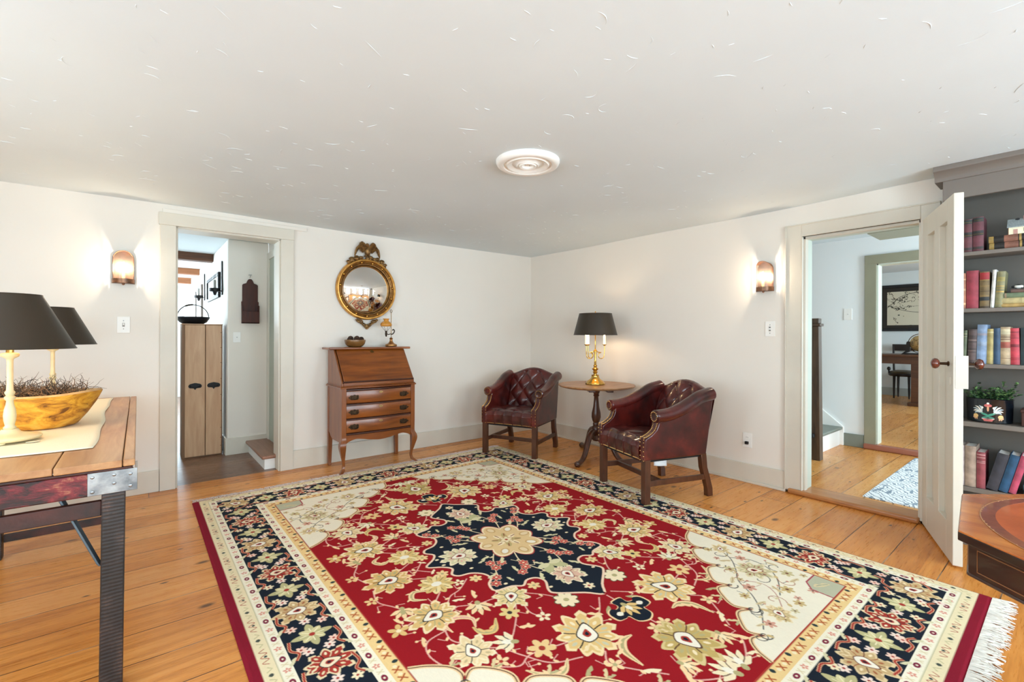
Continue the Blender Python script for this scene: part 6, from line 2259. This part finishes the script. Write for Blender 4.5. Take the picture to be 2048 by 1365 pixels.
for (y, w, h, c, lab, bd, ln) in (
        (-4.006, .018, .232, '#B9A8A4', 'pale grey book at the door edge of the bottom shelf', (), 0),
        (-4.026, .046, .232, '#B59E8C', 'thick tan book on the bottom shelf', (), 0),
        (-4.074, .036, .205, '#9E4A52', 'red book with pale stripes near its top on the bottom shelf', [(.70, .715, '#D9A8A4'), (.74, .755, '#D9A8A4'), (.84, .86, '#D9A8A4'), (.92, .94, '#D9A8A4')], 0),
        (-4.112, .046, .212, '#3C3C46', 'dark grey book leaning on the bottom shelf', (), -.22),
        (-4.1605, .036, .214, '#24547A', 'blue book leaning on the bottom shelf', (), -.22),
        (-4.199, .028, .216, '#C44E6A', 'pink red book leaning on the bottom shelf', (), -.22)):
    book(lab, y, S5 + .0005, w, h, c, G[5], lean=ln, bands=bd, depth=.14, pages=plain('white_page_edges', '#E6E4E0', .8) if h > .2 else None)
book('teal book lying at the bottom right of the bottom shelf', -4.256, S5, .030, .21, '#2E5458', G[5], .14, flat=True, rounded=.004)
book('dark teal book lying on another at the right of the bottom shelf', -4.253, S5 + .031, .028, .21, '#2A4650', G[5], .14, flat=True, rounded=.004)

# little things on the shelves
t = thing('model_house', 'tiny cream model house with grey roof on the top shelf books', 'ornament', (-.150, -4.25, S1 + .0745), 0)
HX = Matrix(((0, 0, 1, 0), (-1, 0, 0, 0), (0, 1, 0, 0), (0, 0, 0, 1)))
M_HW = plain('cream_house_wall', '#E9E2C4', .6)
MB().box(-.032, .030, -.06, .055, 0, .042).done('walls', M_HW, t, smooth=0)
b = MB()
b.prism([(-.030, .042), (.032, .042), (.001, .082)], .0541, .056, Matrix(((1, 0, 0, 0), (0, 0, 1, 0), (0, 1, 0, 0), (0, 0, 0, 1))))
b.box(-.033, .031, .054, .0562, 0, .043)
b.done('brick_gable', plain('brown_brick_paint', '#8A5A34', .6, second='#5A3820', vscale=160), t, smooth=0)
MB().loft([[(-.040, y, .036), (-.039, y, .041), (0, y, .088), (0, y, .082)] for y in (-.066, .060)]).loft([[(.038, y, .036), (.037, y, .041), (0, y, .088), (0, y, .082)] for y in (-.066, .060)]).done('roof', plain('grey_slate_paint', '#9AA4A6', .6, var=.2, vscale=200), t, smooth=0)
MB().box(-.0335, -.031, .020, .036, 0, .026).done('door', plain('dusty_rose_paint', '#B58A80', .6), t, smooth=0)
for y in (-.010, -.04):
    MB().box(-.0335, -.031, y - .010, y + .008, .012, .030).done('window', plain('dark_window_paint', '#3A2E2A', .5), t, smooth=0)
MB().box(-.010, .002, -.012, .000, .07, .100).done('chimney', plain('pink_chimney', '#B5706A', .6), t, smooth=0)
MB().ball((-.012, .022, .084), .007, 8, 6, (.8, 1.3, .8)).done('cat', M_BLACK, t)

t = thing('sheep_figurine', 'small white sheep with black back on the second shelf stack', 'figurine', (-.140, -4.232, S2 + .0985), 0)
MB().ball((0, 0, .016), .012, 12, 8, (1, 1.5, .95)).done('body', plain('white_wool', '#E6E3DC', .9, bump=.5, bscale=300), t)
MB().ball((.001, .0, .0195), .0115, 12, 8, (1, 1.35, .8)).done('saddle', M_BLACK, t)
MB().ball((0, .020, .016), .007, 8, 6, (.8, 1.2, 1)).done('head', M_BLACK, t)
for x in (-.006, .006):
    for y in (-.011, .011):
        MB().box(x - .002, x + .002, y - .002, y + .002, 0, .010).done('leg', M_BLACK, t, smooth=0)

# painted tole planter with small leaved plant
PY = -4.118
t = thing('tole_planter', 'black oval planter painted with folk flowers on the fourth shelf', 'planter', (-.105, PY, S4 + .001), 0)
M_TOLE = plain('black_tole', '#0E141B', .22, .1, coat=.5)
n = 40
el = lambda a, bb_, z: [(a * math.cos(2 * PI * k / n), bb_ * math.sin(2 * PI * k / n), z) for k in range(n)]
MB().loft([el(.066, .086, 0), el(.070, .092, .003), el(.072, .096, .130), el(.075, .099, .134), el(.071, .095, .136), el(.068, .091, .128), el(.064, .085, .03)]).done('pot', M_TOLE, t, smooth=50)
MB().loft([el(.067, .090, .115), el(.05, .07, .122), el(.001, .001, .125)], caps=False).done('soil', plain('potting_soil', '#2A1E16', .95, bump=.6), t)


def on_pot(s, z, lift=.0012):
    """s: arc along the front, metres, positive to the right of the photo (-y)"""
    a = PI + s / .085
    tz = .070 + (.072 - .070) * z / .13
    tb = .092 + (.096 - .092) * z / .13
    return ((tz + lift) * math.cos(a), (tb + lift) * math.sin(a), z)


painted = MB()
PAL = ['#EFE6D8', '#D9A27A', '#3F8A72', '#C4605A', '#B9C4C8', '#E3B878']


def dab(P, ci):
    painted.cur = ci
    c = np.mean(np.array(P), 0)
    painted.add([on_pot(*c)] + [on_pot(*p) for p in P], [(0, i + 1, (i + 1) % len(P) + 1) for i in range(len(P))])


for s in (1, -1):
    for k, (a, l) in enumerate(((2.1, .042), (1.75, .046), (1.4, .046), (1.05, .040), (.7, .034))):
        P0 = spline([(0, -.003), (l * .4, .000), (l * .8, .007), (l, .003), (l * .75, .011), (l * .35, .006)], 3, True)
        dab([(s * (.018 + x_ * math.cos(a - 1.0) - y_ * math.sin(a - 1.0)), .058 + x_ * math.sin(a - 1.0) + y_ * math.cos(a - 1.0)) for x_, y_ in P0], 0 if k % 2 else 4)
    dab([(s * (.022 + x_), .085 + y_) for x_, y_ in ell(.006, .007, 10)], 0)
    dab([(s * (.047 + .011 * math.cos(q)), .036 + .012 * math.sin(q)) for q in np.linspace(0, 2 * PI, 12, endpoint=False)], 5)
    for dx, dy in ((.050, .022), (.056, .028), (.042, .022)):
        dab([(s * (dx + x_), dy + y_) for x_, y_ in ell(.0035, .006, 8)], 1)
    dab([(s * (.012 + x_), .048 + y_) for x_, y_ in xf(ell(.018, .006, 12), (0, 0), .5)], 2)
    dab([(s * (.010 + x_), .032 + y_) for x_, y_ in xf(ell(.014, .004, 12), (0, 0), -.3)], 2)
dab([(x_, .098 + y_) for x_, y_ in ell(.014, .009, 14)], 3)
dab([(x_, .110 + y_) for x_, y_ in ell(.005, .006, 10)], 0)
dab([(x_, .080 + y_) for x_, y_ in ell(.004, .016, 10)], 1)
dab([(-.022, .022), (.022, .022), (.014, .009), (-.014, .009)], 3)
dab([(-.024, .025), (.024, .025), (.023, .022), (-.023, .022)], 0)
painted.done('painted_flowers', [plain('tole_paint_' + 'abcdef'[i], c, .4) for i, c in enumerate(PAL)], t, smooth=0, fix=True)

t2 = thing('leafy_plant', 'small leaved green plant growing in the painted planter', 'plant', (-.105, PY, S4 + .118), 0)
rng = random.Random(77)
M_LEAFG = plain('bright_leaf', '#7FA36A', .35, second='#3E6A38', vscale=40)
M_LEAFD = plain('dark_leaf', '#2C4A2A', .45, second='#1C3020', vscale=40)
stems, leaves = MB(), MB()
for i in range(44):
    a = rng.uniform(0, 2 * PI)
    r = math.sqrt(rng.random())
    x, y = .050 * r * math.cos(a), .078 * r * math.sin(a)
    hgt = rng.uniform(.035, .075) + (.045 if i in (3, 8, 15) else 0)
    out = Vector((min(.02, .3 * x - .012), .55 * y, hgt))
    pts = curve3([(x, y, 0), (x + out.x * .4, y + out.y * .35, hgt * .55), (x + out.x, y + out.y, hgt)], 4)
    stems.tube(pts, [.0016] * 5 + [.001] * (len(pts) - 5), 5)
    for k in range(14):
        p = pts[min(len(pts) - 1, 1 + int(k / 14 * len(pts)))]
        d = Vector((rng.gauss(0, 1), rng.gauss(0, 1), rng.uniform(.1, .9))).normalized()
        L, w = rng.uniform(.013, .022), rng.uniform(.0045, .0075)
        u = d.cross(Vector((0, 0, 1))).normalized()
        nn_ = u.cross(d)
        q = [p + d * (L * f) + u * (w * g) + nn_ * (.002 * hh_) for f, g, hh_ in ((0, 0, 0), (.35, 1, 1), (.75, .8, 1), (1, 0, 0), (.75, -.8, 1), (.35, -1, 1), (.5, 0, -.6))]
        for v_ in q:
            v_.x = max(-.12, min(.088, v_.x))
        leaves.cur = 0 if rng.random() < .6 else 1
        leaves.add([tuple(v_) for v_ in q], [(0, 1, 6), (1, 2, 6), (2, 3, 6), (3, 4, 6), (4, 5, 6), (5, 0, 6)])
stems.done('stems', M_LEAFD, t2)
leaves.done('foliage', [M_LEAFG, M_LEAFD], t2, smooth=0, fix=False)
t = thing('wooden_box', 'reddish wooden box at the right of the painted planter', 'box', (-.10, -4.33, S4 + .001), 0)
MB().box(-.07, .06, -.08, .085, 0, .075).done('case', M_MAHOG, t, smooth=0, bevel=.003)
MB().box(-.074, .064, -.084, .089, .075, .090).done('lid', M_MAHOG, t, smooth=0, bevel=.003)
t = thing('lidded_jar', 'dark reddish turned jar on the lying teal books', 'jar', (-.125, -4.325, S5 + .0605), 0)
MB().lathe([(0, 0), (.022, 0), (.036, .020), (.038, .040), (.028, .055), (.030, .062), (0, .062)], 24).done('body', M_MAHOG, t, smooth=50)
MB().lathe([(.030, .062), (.026, .075), (.006, .084), (.008, .092), (0, .096)], 24).done('lid', M_MAHOG, t, smooth=50)

# ---------------------------------------------------------------- octagonal drum table, right foreground
OX, OY, OZ = -2.181, -4.684, .740
t = thing('drum_table', 'octagonal mahogany pedestal table with round leather inset in the right foreground', 'table', (OX, OY, 0), 0)
ROT = math.radians(5.7)
Rv = .436 / math.cos(PI / 8)
octo = lambda r, k0=.5: [(r * math.cos(ROT + PI / 2 + (k + k0) * PI / 4), r * math.sin(ROT + PI / 2 + (k + k0) * PI / 4)) for k in range(8)]
M_FLAME = wood('flame_mahogany', '#9A4414', '#E08A3A', 'y', .2, .5, 5, 2.6, '#6E2E0C', (.32, .68))
b = MB()
b.prism(octo(Rv), OZ - .020, OZ)
b.done('top', M_FLAME, t, smooth=0, bevel=.002)
MB().prism(octo(Rv + .001), OZ - .024, OZ - .0035).done('top_edge', plain('dark_mahogany_edge', '#24110B', .3, coat=.4), t, smooth=0, bevel=.002)
M_LEATHR = plain('russet_leather', '#BE5C2C', .34, second='#9A4420', vscale=7, bump=.2, bscale=220, coat=.2)
MB().lathe([(0, OZ + .0008), (.372, OZ + .0008), (.372, OZ), (0, OZ)], 72).done('leather_inset', M_LEATHR, t, smooth=0)
b = MB()
b.lathe([(.372, OZ + .0004), (.372, OZ + .0012), (.398, OZ + .0012), (.400, OZ + .0004)], 96)
b.done('tooled_border', plain('tooled_border_leather', '#6E2E1E', .3, second='#8A4430', vscale=60, coat=.3), t, smooth=0)
b = MB()
b.lathe([(.3985, OZ + .0006), (.3985, OZ + .0016), (.4005, OZ + .0016), (.4005, OZ + .0006)], 96)
for k in range(120):
    if k % 7 < 4:
        a = 2 * PI * k / 120
        b.ball((.398 * math.cos(a), .398 * math.sin(a), OZ + .0014), .0022, 6, 4, (1, 1, .4))
b.done('gilt_tooling_line', plain('worn_gilt_line', '#C08A5E', .35, .4), t)
M_APRON = plain('dark_mahogany_apron', '#2B1710', .28, coat=.4, second='#3C2014', vscale=10)
MB().prism(octo(Rv - .018), OZ - .100, OZ - .024).done('apron', M_APRON, t, smooth=0, bevel=.002)
MB().prism(octo(Rv - .015), OZ - .104, OZ - .095).done('apron_moulding', M_APRON, t, smooth=0, bevel=.004)
Va = octo(Rv - .018)
for k in range(8):
    a, c = Vector(Va[k] + (0,)), Vector(Va[(k + 1) % 8] + (0,))
    d = (c - a).normalized()
    nrm = Vector((d.y, -d.x, 0))
    L = (c - a).length
    q = [a + d * f + Vector((0, 0, z)) + nrm * .0006 for f, z in ((.022, OZ - .086), (L - .022, OZ - .086), (L - .022, OZ - .036), (.022, OZ - .036))]
    MB().tube(q, .0011, 5, closed=True).done('string_inlay', plain('satinwood_stringing', '#8A5A34', .4), t)
MB().lathe([(0, .10), (.075, .10), (.080, .16), (.055, .22), (.050, .30), (.072, .40), (.060, .50), (.085, .56), (.20, .60), (.20, OZ - .100), (0, OZ - .100)], 32).done('pedestal', M_APRON, t, smooth=50)
for k in range(4):
    a = ROT + PI / 4 + k * PI / 2
    P = curve3([(.05, 0, .17), (.16, 0, .16), (.27, 0, .085), (.36, 0, .026)], 5)
    MB().tube([tuple(Rz(a) @ p) for p in P], [.034 - .015 * i / (len(P) - 1) for i in range(len(P))], 10).ball(tuple(Rz(a) @ Vector((.37, 0, .022))), .021, 10, 8).done('leg', M_APRON, t, smooth=60)
